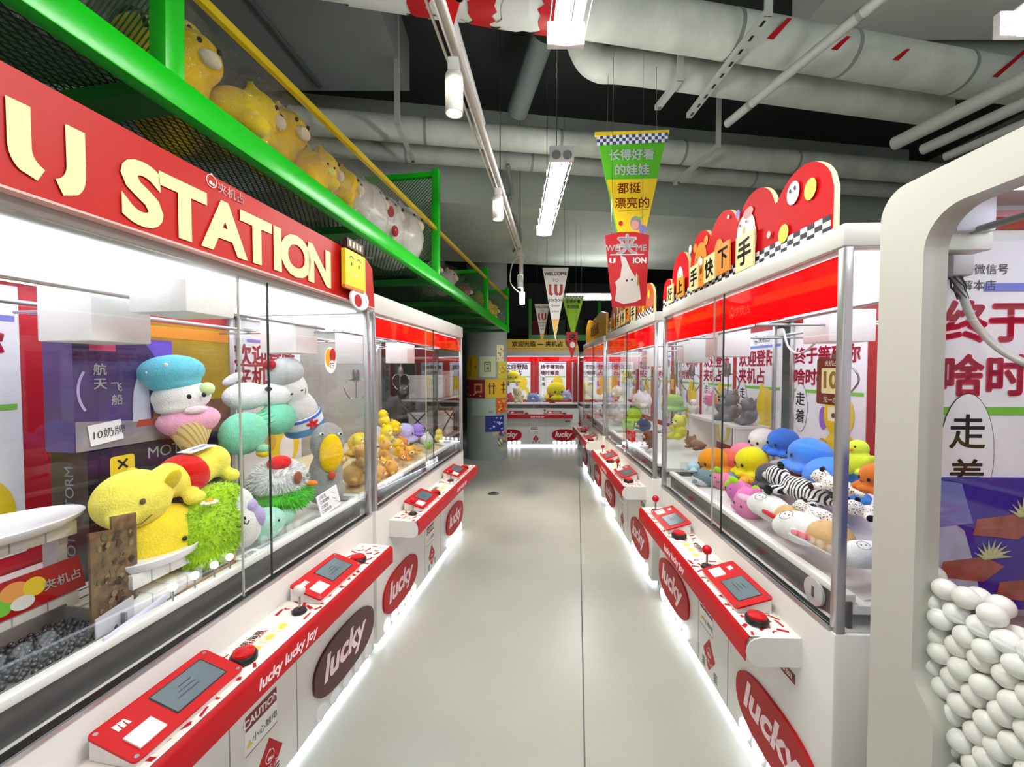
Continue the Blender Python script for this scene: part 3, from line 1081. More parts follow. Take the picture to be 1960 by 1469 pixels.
mb = MB(); logo_face(mb, 1.255 + s, .195, .018, -.004, P('#f6dcd6', .5)); mb.text('夹机占', (1.325 + s, -.004, .188), X, Z, .034, P('#f6dcd6', .5), .01); mb.obj('shop_emblem', t)
t = thing('face_cutout', 'yellow square cutout with a smiling face on the end of the red fascia sign', 'sign', LA.at(1.99, -.07, 1.955), LA.rot)
mb = MB(); mb.box((-.085, 0, 0), (.09, .02, .17), YEL); mb.obj('panel', t)
mb = MB(); mb.box((-.07, -.001, .18), (.07, .018, .222), P('#4a1a12', .5)); c = mb.obj('crown_plate', t)
mb = MB()
for i in range(4):
    mb.flat([(-.055 + i * .03, .188), (-.04 + i * .03, .188), (-.04 + i * .03, .214), (-.055 + i * .03, .214)], (0, -.002, 0), X, Z, CREAM)
mb.obj('print', c)
mb = MB()
for x in (-.035, .03):
    mb.flat(arc_band(x, .125, .017, .004, .5, 2.6, 8), (0, -.001, 0), X, Z, INK)
    mb.flat(ring(x, .11, .005, .009, 10), (0, -.001, 0), X, Z, INK)
mb.flat(arc_band(0, .085, .022, .004, PI + .4, 2 * PI - .4, 8), (0, -.001, 0), X, Z, P('#fff3c0'))
mb.obj('face_print', t)
mb = MB(); mb.box((-.095, -.004, -.008), (.07, .012, .006), P('#d4791a', .5)); mb.obj('stick', t)
t = thing('mascot_cutout', 'small round white cutout under the yellow face, on the machine edge', 'sign', LA.at(2.03, -.07, 1.885), LA.rot)
mb = MB(); mb.prism(ring(0, .03, .08, .05, 24), (0, 0, 0), X, Z, (0, .01, 0), PAPER); mb.obj('board', t)
mb = MB(); mb.flat(ring(-.02, .02, .035, .03, 18), (0, -.001, 0), X, Z, RED2); mb.obj('print', t)


# ---------------------------------------------------------------- cloud-shaped boards on the machines
def cloud_board(row, sc, label, red, sx=1., hs=1.):
    t = thing('cloud_board', label, 'sign', row.at(sc, .035, 2.0), row.rot)
    bumps = [(-.80, .10, .09), (-.57, .16, .14), (-.27, .19, .14), (-.02, .19, .15), (.26, .17, .15), (.55, .11, .165)]
    top = []
    n = 110
    for i in range(n + 1):
        x = -.89 + 1.6 * i / n
        zz = .05
        for xc, zc, r in bumps:
            if abs(x - xc) < r:
                zz = max(zz, zc + math.sqrt(r * r - (x - xc) ** 2))
        top.append((x * sx, zz * hs))
    top[-1] = (.71 * sx, .14 * hs)
    poly = [(-.89 * sx, 0)] + top + [(.71 * sx, 0)]
    mb = MB(); mb.prism(poly, (0, 0, 0), X, Z, (0, .018, 0), red, CREAM); b = mb.obj('board', t)
    mb = MB()
    yy = -.002
    nx, nz = 44, 3
    for i in range(nx):
        for j in range(nz):
            x = -.88 + i * 1.58 / nx
            mb.flat([(x * sx, .005 + j * .018), ((x + 1.58 / nx) * sx, .005 + j * .018), ((x + 1.58 / nx) * sx, .023 + j * .018), (x * sx, .023 + j * .018)], (0, yy, 0), X, Z, INK if (i + j) % 2 else PAPER)
    for cx, cz, rx, rz, m in ((-.57, .14, .05, .075, PAPER), (-.27, .16, .08, .11, ORANGE), (-.34, .26, .025, .025, ORANGE), (-.20, .26, .025, .025, ORANGE), (-.27, .16, .03, .035, PAPER), (-.05, .13, .055, .09, ORANGE),
                              (.20, .165, .075, .085, PAPER), (.21, .12, .08, .09, PAPER), (.22, .245, .04, .022, P('#e8746c', .5)), (.19, .175, .012, .022, P('#c9a03a', .5)), (.52, .20, .035, .04, PAPER), (.61, .175, .03, .035, YEL), (.47, .075, .03, .033, YEL),
                              (-.70, .1, .016, .025, PAPER), (-.40, .27, .02, .025, P('#f3dcd8', .5)), (.05, .29, .01, .01, PAPER), (.38, .10, .012, .014, P('#f6b0a8', .5)), (.14, .27, .018, .018, PURPLE)):
        yy -= .0004
        mb.flat(ring(cx * sx, cz * hs, rx, rz * hs, 24), (0, yy, 0), X, Z, m)
    for cx, cz in ((-.30, .185), (-.24, .185), (.165, .21), (.215, .21), (-.58, .155), (-.55, .16), (.51, .21), (.535, .212)):
        mb.flat(ring(cx * sx, cz * hs, .006, .008, 8), (0, -.0105, 0), X, Z, INK)
    mb.obj('print', b)
    for ch, x, zz, m, q in (('好', -.69, .07, CREAM, .085), ('上', -.515, .08, ORANGE, .09), ('手', -.31, .09, CREAM, .10), (',', -.21, .055, ORANGE, .05), ('快', -.115, .095, CREAM, .10), ('下', .03, .105, ORANGE, .105), ('手', .225, .08, CREAM, .115)):
        mb = MB(); mb.box((x * sx - q * .62, -.022, zz * hs - q * .66), (x * sx + q * .62, -.014, zz * hs + q * .66), m)
        o = mb.obj('letter_tile', t)
        mb = MB(); mb.text(ch, (x * sx, -.0225, zz * hs), X, Z, q, BLACK, .04); mb.obj('lettering', o)
    return t


cloud_board(RR, 2.0, 'red cloud-shaped board with yellow letter tiles standing on the octopus machine', P('#c40812', .6, spec=.15))
cloud_board(RR, 3.88, 'orange cloud-shaped board on the machine behind the red one', P('#c8541c', .35), 1.1, .95)
t = thing('gold_board', 'small gold box-shaped board on the third machine along the aisle', 'sign', RR.at(5.85, .04, 2.0), RR.rot)
mb = MB(); mb.prism([(-.85, 0), (.85, 0), (.85, .27), (.5, .34), (-.2, .30), (-.6, .36), (-.85, .25)], (0, 0, 0), X, Z, (0, .03, 0), P('#c8901e', .4)); b = mb.obj('board', t)
mb = MB(); mb.text('欢迎光临', (0, -.002, .15), X, Z, .17, P('#7c3c10', .5), .02); mb.obj('lettering', b)


def welcome_board(row, sc, label):
    t = thing('welcome_board', label, 'sign', row.at(sc, .02, 2.0), row.rot)
    mb = MB(); mb.prism([(-.86, 0), (.86, 0), (.86, .06), (.8, .24), (-.62, .24), (-.86, .1)], (0, 0, 0), X, Z, (0, .03, 0), P('#f0cd4a', .5)); b = mb.obj('board', t)
    mb = MB(); mb.text('欢迎光临 ― 夹机占', (0, -.002, .14), X, Z, .125, P('#8c4a12', .5), .03)
    mb.flat([(-.85, .03), (.85, .03), (.85, .05), (-.85, .05)], (0, -.002, 0), X, Z, ORANGE)
    mb.obj('lettering', b)
    for x in (-.74, .66):
        mb = MB(); mb.prism(ring(x, .2, .08, .14, 24), (0, -.014, 0), X, Z, (0, .012, 0), P('#8a3a1c', .5)); c = mb.obj('mascot_disc', t)
        mb = MB(); mb.flat(ring(x, .24, .05, .07, 20), (0, -.0155, 0), X, Z, CREAM); mb.flat(ring(x, .13, .05, .05, 20), (0, -.0158, 0), X, Z, RED2 if x > 0 else YEL); mb.obj('print', c)


welcome_board(EA, .53, 'yellow welcome board on the claw machine at the far end of the aisle')
welcome_board(EB, 2.38, 'yellow welcome board seen through the glass cases, next to the far end machine')

# ---------------------------------------------------------------- the green rack above the machines
G = Row(9.3, -1.2, -1)


def gs(x):      # spacing along the rack
    t_ = ((0, 0), (1.3, 1.265), (2.0, 1.91), (4.02, 3.66), (6.89, 5.85), (9.0, 7.3))
    for (a_, b_), (c_, d_) in zip(t_, t_[1:]):
        if x <= c_:
            return b_ + (d_ - b_) * (x - a_) / (c_ - a_)
    return x - 1.7


GDK = P('#0b6a12', .4)
MESHM = expanded_metal('green_mesh_floor', '#123a14', .045, .70)
MESHW = expanded_metal('green_mesh_wall', '#1d7a26', .05, .72)
rk = thing('storage_rack', 'green steel overhead rack with mesh floor running above the left machines', 'rack', G.at(0, 0, 2.385), 0, rot=(0, .022, G.rot))
GRN = P('#12c81a', .28)
L0, L1, DP = .2, 7.15, .95
mb = MB(); mb.box((L0, 0, 0), (L1, .05, .095), GRN, bev=.004); mb.obj('front_beam', rk)
mb = MB(); mb.box((L0, DP - .05, 0), (L1, DP, .095), GDK); mb.obj('rear_beam', rk)
for x, zt in ((1.265, 1.9), (3.59, .98), (5.50, .66), (7.1, .75)):
    for y in (.0, DP - .06):
        mb = MB(); mb.box((x - .03, y + .002, .09), (x + .03, y + .06, zt), GRN if y < .1 else GDK, bev=.003); mb.obj('post', rk)
for x in (1.265, 2.4, 3.59, 4.6, 5.5, 6.4, 7.1):
    mb = MB(); mb.box((x - .05, .05, .01), (x + .05, DP - .05, .05), GDK); mb.obj('cross_member', rk)
mb = MB(); mb.add([(L0, .05, .06), (L1, .05, .06), (L1, DP - .05, .06), (L0, DP - .05, .06)], [(0, 1, 2, 3)], MESHM); mb.obj('mesh_floor', rk)
mb = MB(); mb.prism([(0, 0), (.022, 0), (.022, .03), (0, .03)], (L0, .012, .362), Y, Z, Vector((6.95, 0, .19)), P('#d9bf1c', .35)); mb.obj('yellow_rail', rk)
for x, zt in ((1.265, 1.2), (3.59, .96), (5.50, .64), (7.1, .72)):
    mb = MB(); mb.add([(x, .06, .1), (x, DP - .06, .1), (x, DP - .06, zt), (x, .06, zt)], [(0, 1, 2, 3)], MESHW); mb.obj('mesh_end_panel', rk)
    mb = MB(); mb.box((x - .02, .06, zt - .04), (x + .02, DP - .06, zt), GRN); mb.obj('top_bar', rk)


# ---------------------------------------------------------------- plush toys: each kind is built once at unit size, then copied
KIND = {}
PS = {'octo': 1.22, 'slip': 1.25, 'zebra': 1.2, 'leo': 1.15, 'chick': 1.3, 'pack': 1.0}


def eye(mb, x, y, z, r, mat=BLACK):
    mb.ell((x, y, z), (r, r * .5, r * 1.1), mat, nu=10, nv=8)


def build_plush(kind, hx, extra=None):
    m = PL(hx)
    t = thing('plush_toy', '', '', (0, 0, -50))
    b, e = MB(), MB()
    if kind == 'octo':
        b.ell((0, 0, .22), (.78, .78, .68), m)
        for i in range(9):
            a = 2 * PI * i / 9
            b.ell((.68 * math.cos(a), .68 * math.sin(a), -.36), (.36, .30, .2), m, rot=(0, 0, a))
        b.ell((0, 0, -.25), (.75, .75, .25), m)
        b.obj('body', t, fuse=.07, sm=5)
        for x in (-.28, .28):
            e = MB(); eye(e, x, -.72, .12, .085); e.obj('eye', t)
        e = MB(); e.tube([(-.1, -.79, .0), (0, -.80, -.05), (.1, -.79, .0)], .018, BLACK, n=6); e.obj('mouth', t)
    elif kind == 'whale':
        b.ell((0, 0, 0), (.85, .6, .5), m)
        b.ell((.85, .05, -.1), (.45, .28, .22), m)
        b.ell((1.25, .2, -.05), (.28, .16, .08), m, rot=(0, 0, .8)); b.ell((1.25, -.15, -.05), (.28, .16, .08), m, rot=(0, 0, -.8))
        b.ell((-.1, -.6, -.3), (.16, .3, .08), m, rot=(.4, 0, .4)); b.ell((-.1, .6, -.3), (.16, .3, .08), m, rot=(-.4, 0, -.4))
        b.obj('body', t, fuse=.06, sm=4)
        e = MB(); e.ell((-.1, -.1, -.16), (.72, .5, .37), PL('#e6e8e8')); e.obj('belly', t)
        for x in (-.62, -.2):
            e = MB(); eye(e, x, -.52 + abs(x + .3) * .25, .08, .065); e.obj('eye', t)
    elif kind == 'fish':
        b.ell((0, 0, 0), (.8, .55, .52), m); b.ell((.55, 0, .1), (.4, .35, .34), m)
        b.obj('body', t, fuse=.07, sm=4)
        f = PL(extra or hx)
        e = MB(); e.ell((-.7, -.1, .25), (.32, .14, .2), f, rot=(0, -.5, .3)); e.obj('ear_fin', t)
        e = MB(); e.ell((-.2, -.25, .52), (.3, .12, .18), f, rot=(0, .4, .2)); e.obj('top_fin', t)
        e = MB(); e.ell((.95, .0, .25), (.28, .1, .26), f, rot=(0, .5, 0)); e.obj('tail_fin', t)
        for x in (-.45, -.05):
            e = MB(); eye(e, x, -.5, .12, .06); e.obj('eye', t)
    elif kind == 'bear':
        b.ell((0, .05, -.35), (.6, .5, .55), m); b.ell((0, -.02, .4), (.6, .52, .5), m)
        for x in (-1, 1):
            b.ell((x * .46, .05, .8), (.2, .12, .2), m)
            b.ell((x * .62, -.15, -.2), (.2, .22, .34), m, rot=(.5, x * .5, 0))
            b.ell((x * .38, -.42, -.72), (.24, .36, .22), m)
        b.obj('body', t, fuse=.07, sm=4)
        e = MB(); e.ell((0, -.46, .28), (.26, .18, .18), PL(extra or '#f0e3c0')); mz = e.obj('muzzle', t)
        e = MB(); e.ell((0, -.63, .34), (.08, .05, .06), BLACK, nu=10, nv=8); e.obj('nose', mz)
        for x in (-.24, .24):
            e = MB(); eye(e, x, -.5, .5, .055); e.obj('eye', t)
    elif kind == 'lump':          # round cushion animal with ears
        b.ell((0, 0, 0), (.9, .7, .68), m)
        for x in (-1, 1):
            b.ell((x * .5, 0, .62), (.2, .12, .22), m); b.ell((x * .8, -.3, -.35), (.22, .25, .16), m)
        b.obj('body', t, fuse=.07, sm=4)
        e = MB(); e.ell((0, -.62, -.08), (.24, .14, .16), PL(extra or '#f5e9c8')); e.obj('muzzle', t)
        for x in (-.3, .3):
            e = MB(); eye(e, x, -.63, .14, .06); e.obj('eye', t)
    elif kind == 'dogtoy':        # long lying plush
        b.ell((-.62, 0, .12), (.42, .40, .38), m); b.ell((.15, 0, 0), (.75, .36, .34), m); b.ell((.8, .1, .1), (.2, .12, .12), m)
        for x in (-.35, .6):
            b.ell((x, -.38, -.18), (.14, .3, .13), m)
        b.ell((-.6, -.3, .42), (.12, .1, .2), m); b.ell((-.6, .28, .42), (.12, .1, .2), m)
        b.obj('body', t, fuse=.055, sm=4)
        e = MB(); e.ell((-.95, -.14, .05), (.16, .2, .14), PL(extra or '#f0e3c0')); mz = e.obj('muzzle', t)
        e = MB(); e.ell((-1.08, -.2, .1), (.05, .07, .05), BLACK, nu=10, nv=8); e.obj('nose', mz)
        e = MB(); eye(e, -.75, -.38, .2, .05); e.obj('eye', t)
    elif kind == 'bunny':
        b.ell((0, 0, 0), (.72, .62, .75), m); b.ell((-.45, .05, .45), (.25, .2, .5), m, rot=(0, -.5, 0)); b.ell((.35, .05, .6), (.25, .2, .45), m, rot=(0, .6, 0))
        b.ell((-.6, -.2, -.3), (.3, .25, .2), m)
        b.obj('body', t, fuse=.07, sm=4)
        e = MB(); e.ell((.1, -.2, .42), (.45, .35, .2), PL('#f3c3dd')); e.obj('cap', t)
        for x in (-.25, .2):
            e = MB(); eye(e, x, -.6, .1, .06); e.obj('eye', t)
    elif kind in ('zebra', 'leo'):
        m = stripes('zebra_fabric', '#15151a', '#eeeeec', 3.2, 4.5, 'X', .42) if kind == 'zebra' else spots('leopard_fabric', '#3a2a22', '#efe9e2', 11, .30)
        if 'mat' + kind in KIND:
            m = KIND['mat' + kind]
        KIND['mat' + kind] = m
        b.ell((.1, 0, 0), (.75, .36, .34), m); b.ell((-.72, -.02, .12), (.36, .32, .32), m)
        for x in (-.35, .62):
            b.ell((x, -.45, -.15), (.17, .34, .15), m, rot=(0, 0, .2 if x > 0 else -.3))
        b.ell((.95, .08, -.02), (.3, .12, .11), m)
        b.obj('body', t, fuse=.05, sm=4)
        dk = PL('#19191d')
        for x, y, z, r in ((-.62, -.1, .46, .11), (-.88, .2, .42, .1)):
            e = MB(); e.ell((x, y, z), (r, r * .6, r), dk, nu=12, nv=8); e.obj('ear', t)
        for x in (-.38, .64):
            e = MB(); e.ell((x, -.75, -.15), (.15, .06, .14), dk, nu=14, nv=8); e.obj('paw_pad', t)
        e = MB(); e.ell((-1.02, -.1, .04), (.1, .13, .11), PL('#e8e2da')); e.obj('muzzle', t)
    elif kind == 'slip':          # long white cushion with tan back and red tag
        b.ell((-.25, 0, 0), (.85, .52, .45), m); b.ell((-.6, 0, -.08), (.55, .5, .36), m)
        b.obj('body', t, fuse=.06, sm=5)
        e = MB(); e.ell((.62, .0, .02), (.6, .50, .43), PL('#d9b27c')); e.obj('back', t)
        e = MB(); e.box((-.08, -.54, -.02), (.5, -.42, .12), PL('#d41a2c'), bev=.03); e.obj('red_tag', t)
        e = MB(); o = Vector((-.42, -.30, .39)); u, v = X, Vector((0, .8, .42)).normalized()
        for k in range(6):
            e.flat(arc_band(0, 0, .17, .02, k * 1.02, k * 1.02 + .9, 4), o, u, v, DKGREY)
        for x in (-.06, .07):
            e.flat(ring(x, .02, .025, .03, 8), o, u, v, DKGREY)
        e.obj('face_print', t)
    elif kind == 'chick':
        b.ell((0, 0, -.2), (.6, .55, .6), m); b.ell((0, -.05, .5), (.46, .44, .44), m)
        for x in (-1, 1):
            b.ell((x * .6, -.1, -.1), (.18, .22, .36), m, rot=(0, x * .6, 0)); b.ell((x * .35, -.35, -.7), (.2, .3, .14), m)
        b.obj('body', t, fuse=.06, sm=4)
        e = MB(); e.ell((0, -.48, .42), (.13, .12, .07), PL('#f0962a')); e.obj('beak', t)
        for x in (-.18, .18):
            e = MB(); eye(e, x, -.44, .56, .055); e.obj('eye', t)
    elif kind == 'pack':
        b.box((-.9, -.2, -.55), (.9, .2, .55), P('#d8202c', .25), bev=.15); b.obj('wrapper', t)
        e = MB(); e.flat(rrect(-.7, -.3, .3, .35, .1), (0, -.205, 0), X, Z, P('#ee4a66', .3)); e.flat(rrect(.35, -.4, .75, .4, .1), (0, -.205, 0), X, Z, P('#f08a1e', .3)); e.obj('print', t)
    return t


def plush(kind, hx, loc, r, rz, label, cat='plush toy', group=None, extra=None, tilt=(0, 0), name=None):
    key = (kind, hx, extra)
    if key not in KIND:
        KIND[key] = t = build_plush(kind, hx, extra)
    else:
        t = copy_tree(KIND[key], (0, 0, 0))
        for k in ('group',):
            if k in t:
                del t[k]
    nm = {'octo': 'octopus_plush', 'whale': 'whale_plush', 'fish': 'fish_plush', 'bear': 'bear_plush', 'lump': 'round_animal_plush', 'dogtoy': 'dog_plush', 'bunny': 'bunny_plush',
          'zebra': 'zebra_plush', 'leo': 'leopard_plush', 'slip': 'cushion_plush', 'chick': 'chick_plush', 'pack': 'snack_pack'}[kind]
    t.name = name or nm
    t.location = loc
    r *= PS.get(kind, 1.2)
    t.scale = (r, r, r)
    t.rotation_euler = (tilt[0], tilt[1], rz)
    tag(t, label, cat, group)
    return t


rnd = random.Random(5)
# octopus machine
A = RR
for s, d, z, r, kind, hx, ex, rz, lab in (
    (2.58, .56, 1.12, .088, 'octo', '#e9e7e4', None, .3, 'white octopus plush at the very top of the heap, before the bear poster'),
    (2.60, .45, 1.03, .084, 'octo', '#ee86a4', None, -.2, 'rose pink octopus plush just under the white octopus'),
    (2.38, .56, 1.15, .086, 'octo', '#3f78e0', None, .2, 'royal blue octopus plush beside the white one, high in the heap'),
    (1.95, .42, 1.15, .098, 'octo', '#4c8ff0', None, -.3, 'large sky blue octopus plush with its arms up, near the bear poster belly'),
    (2.44, .42, 1.02, .095, 'octo', '#e9e21c', None, .1, 'bright yellow octopus plush with a wavy skirt in mid heap'),
    (2.60, .27, .985, .095, 'octo', '#f39a1e', None, .2, 'orange octopus plush with a wavy skirt, beside the yellow octopus'),
    (1.98, .36, 1.05, .066, 'fish', '#f59a2a', None, .9, 'small orange finned plush tucked between two blue octopuses'),
    (2.60, .14, .965, .055, 'whale', '#a9d0d8', None, -.4, 'pale blue whale plush at the far corner of the heap'),
    (2.52, .18, .92, .085, 'whale', '#6f8b92', None, .3, 'slate grey whale plush at the front ledge, next to the pale blue whale'),
    (2.50, .33, .91, .09, 'whale', '#6d9be6', None, .1, 'cornflower blue whale plush lying under the yellow octopus'),
    (2.61, .36, .985, .088, 'octo', '#f2705e', None, .5, 'coral octopus plush half hidden between orange and yellow ones'),
    (2.12, .34, 1.02, .070, 'octo', '#55555f', None, .2, 'charcoal grey dome plush above the zebra plush'),
    (2.27, .30, .955, .062, 'fish', '#f7b02a', None, -.4, 'amber plush ear sticking up behind the magenta fish'),
    (2.42, .24, .925, .085, 'fish', '#f08aa8', '#9fdc28', .3, 'pink fish plush with lime fins next to the grey whale'),
    (2.17, .22, .93, .092, 'fish', '#d268b4', '#a6e02c', .2, 'magenta fish plush with a lime ear, in front of the charcoal dome'),
    (1.99, .17, .925, .09, 'bunny', '#ef86c0', None, .2, 'pink bunny plush hanging over the front ledge'),
    (1.78, .27, 1.06, .125, 'zebra', '#eeeeee', None, .35, 'black and white zebra plush sprawled across the heap'),
    (1.63, .31, 1.12, .085, 'leo', '#eeeeee', None, .1, 'leopard print plush with a brown face beyond the zebra'),
    (1.58, .21, 1.02, .068, 'leo', '#eeeeee', None, .6, 'leopard print plush lying on the second white cushion'),
    (1.76, .16, .97, .098, 'slip', '#eeeeec', None, .25, 'farther of two long white cushions with tan backs and red tags'),
    (1.50, .125, .985, .105, 'slip', '#f0f0ee', None, .2, 'nearer of two long white cushions with tan backs and red tags'),
    (1.78, .40, 1.08, .11, 'octo', '#4f93f2', None, .5, 'wide azure plush dome right behind the zebra plush'),
    (1.66, .42, 1.22, .062, 'chick', '#d6ea3c', None, .2, 'lime green big-eyed plush by the metal corner post'),
    (1.42, .30, 1.19, .06, 'octo', '#f0842c', None, 0, 'orange plush glimpsed past the corner post of the octopus machine'),
    (1.36, .24, 1.10, .07, 'leo', '#eeeeee', None, 1.2, 'leopard print plush seen through the end pane beyond the corner post'),
    (1.27, .17, 1.00, .075, 'slip', '#f3f3f2', None, 1.3, 'white cushion behind the end pane, beside the corner post'),
    (2.30, .62, 1.02, .09, 'octo', '#c9344a', None, .2, 'crimson octopus plush deep in the heap under the royal blue one'),
    (2.05, .55, 1.00, .10, 'octo', '#f0627a', None, .2, 'salmon plush deep in the heap behind the orange finned one'),
    (2.22, .45, .95, .09, 'whale', '#f49aa8', None, .2, 'blush pink whale plush below the yellow octopus skirt'),
):
    plush(kind, hx, A.at(s, d, z), r, A.rot + rz, lab, group='octopus machine plush toys', extra=ex, tilt=(rnd.uniform(-.15, .15), rnd.uniform(-.15, .15)))
mb = MB()
for s0, s1, d0, d1, zz in ((1.3, 2.66, .25, .85, .98), (1.4, 2.6, .48, .85, 1.05)):
    pass
# platform under the heap: the raised white prize tray of this machine
t = bpy.data.objects.new('prize_tray', None); C.objects.link(t); t.parent = M1R; t.location = (.02, .45, .86)
mb = MB(); mb.add([(-.72, -.32, .002), (.72, -.32, .002), (.72, .38, .16), (-.72, .38, .16), (-.72, -.32, .0), (.72, -.32, .0), (.72, .38, .0), (-.72, .38, .0)],
                  [(0, 1, 2, 3), (4, 7, 6, 5), (0, 4, 5, 1), (1, 5, 6, 2), (2, 6, 7, 3), (3, 7, 4, 0)], P('#d8d4d6', .5)); mb.obj('sloped_floor', t)
mb = MB(); mb.box((-.735, -.35, .0), (-.725, .40, .11), ACRYL); mb.obj('side_wall', t)
t = thing('prize_coin_disc', 'clear round speaker disc behind the lower glass of the octopus machine', 'disc', A.at(1.36, .045, .835), A.rot)
mb = MB(); mb.cyl((0, 0, 0), (0, .008, 0), .045, P('#c9c4c4', .3), n=28); mb.obj('plate', t)
mb = MB(); mb.box((-.006, -.001, -.018), (.006, .0, .018), DKGREY); mb.obj('slot', t)

# second machine
for s, d, z, r, kind, hx, ex, rz, lab in (
    (3.98, .50, 1.25, .095, 'octo', '#9dc873', None, 0, 'soft green plush dome on the back shelf of the second machine'),
    (3.42, .35, 1.11, .09, 'bear', '#d9d64a', '#efe9a0', .3, 'lemon yellow sheep-like plush behind the octopus machine pane'),
    (3.90, .66, 1.23, .065, 'chick', '#f2f2f2', None, .2, 'small white plush with orange beak on the grey shelf'),
    (3.27, .68, 1.30, .115, 'bear', '#8f8f95', '#b9b9bc', .2, 'large grey koala plush sitting on the white shelf'),
    (3.03, .70, 1.28, .09, 'bear', '#85858c', '#c7c7ca', -.2, 'smaller grey koala plush next to the large one'),
    (4.48, .25, 1.08, .09, 'octo', '#a8d62a', None, 0, 'bright lime plush ball at the far side of the second machine'),
    (4.52, .20, .98, .11, 'fish', '#9fd060', '#b8e070', .1, 'leaf green long plush under the lime ball'),
    (4.14, .13, .92, .11, 'pack', '#d8202c', None, .1, 'red and orange snack pack lying at the front ledge'),
    (3.62, .16, .97, .075, 'bear', '#7a4a2c', '#e8cfa8', .1, 'brown bear plush at the front of the second machine'),
    (4.28, .30, 1.01, .08, 'lump', '#3a4a70', '#d9b27c', .3, 'navy and tan plush between the snack pack and the brown bear'),
    (3.10, .36, 1.02, .09, 'dogtoy', '#8a6a58', None, .2, 'brown plush heap end seen behind the orange octopus'),
    (4.50, .34, 1.25, .12, 'lump', '#f2f0ee', None, .2, 'white plush cat on top at the far side of the second machine'),
    (4.40, .62, 1.34, .10, 'lump', '#efeceb', '#f2c8d0', .1, 'white plush with pink nose high at the back of the second machine'),
    (3.70, .72, 1.32, .07, 'bunny', '#ee8ab8', None, .1, 'pink bunny plush by the red strip of the second machine'),
    (3.75, .40, 1.00, .10, 'dogtoy', '#b9b894', None, .1, 'khaki long plush under the lemon one'),
):
    plush(kind, hx, A.at(s, d, z), r, A.rot + rz, lab, group='second machine plush toys', extra=ex)
t = bpy.data.objects.new('display_shelf', None); C.objects.link(t); t.parent = M2R; t.location = (.535, .68, .86)
mb = MB(); mb.box((-.42, -.12, .30), (.42, .12, .32), WHITE2); mb.obj('top', t)
for x in (-.41, .39):
    mb = MB(); mb.box((x, -.12, 0), (x + .02, .12, .30), WHITE2); mb.obj('leg', t)
for s, d, z, r, hx, lab in ((6.35, .15, 1.0, .11, '#f2eeee', 'white plush at the far end of the third machine'), (6.38, .43, .99, .12, '#ece8ea', 'pale plush in the back of the third machine'), (6.38, .35, 1.11, .10, '#f3dfe4', 'pinkish white plush on top in the third machine'),
                            (6.10, .50, 1.07, .12, '#f4f1f0', 'white plush cushion next to the pinkish one'), (6.36, .47, 1.26, .10, '#efe6ea', 'pale plush up by the wall posters of the third machine'), (5.75, .40, 1.0, .12, '#eeeaf2', 'lavender white plush at the near side of the third machine'),
                            (5.45, .30, .99, .12, '#f5f2f0', 'white plush next to the near post of the third machine'), (5.9, .2, .98, .10, '#c9a9a0', 'tan plush at the front ledge of the third machine')):
    plush('lump', hx, A.at(s, d, z), r, A.rot + rnd.uniform(-.4, .4), lab, group='third machine white plush toys')

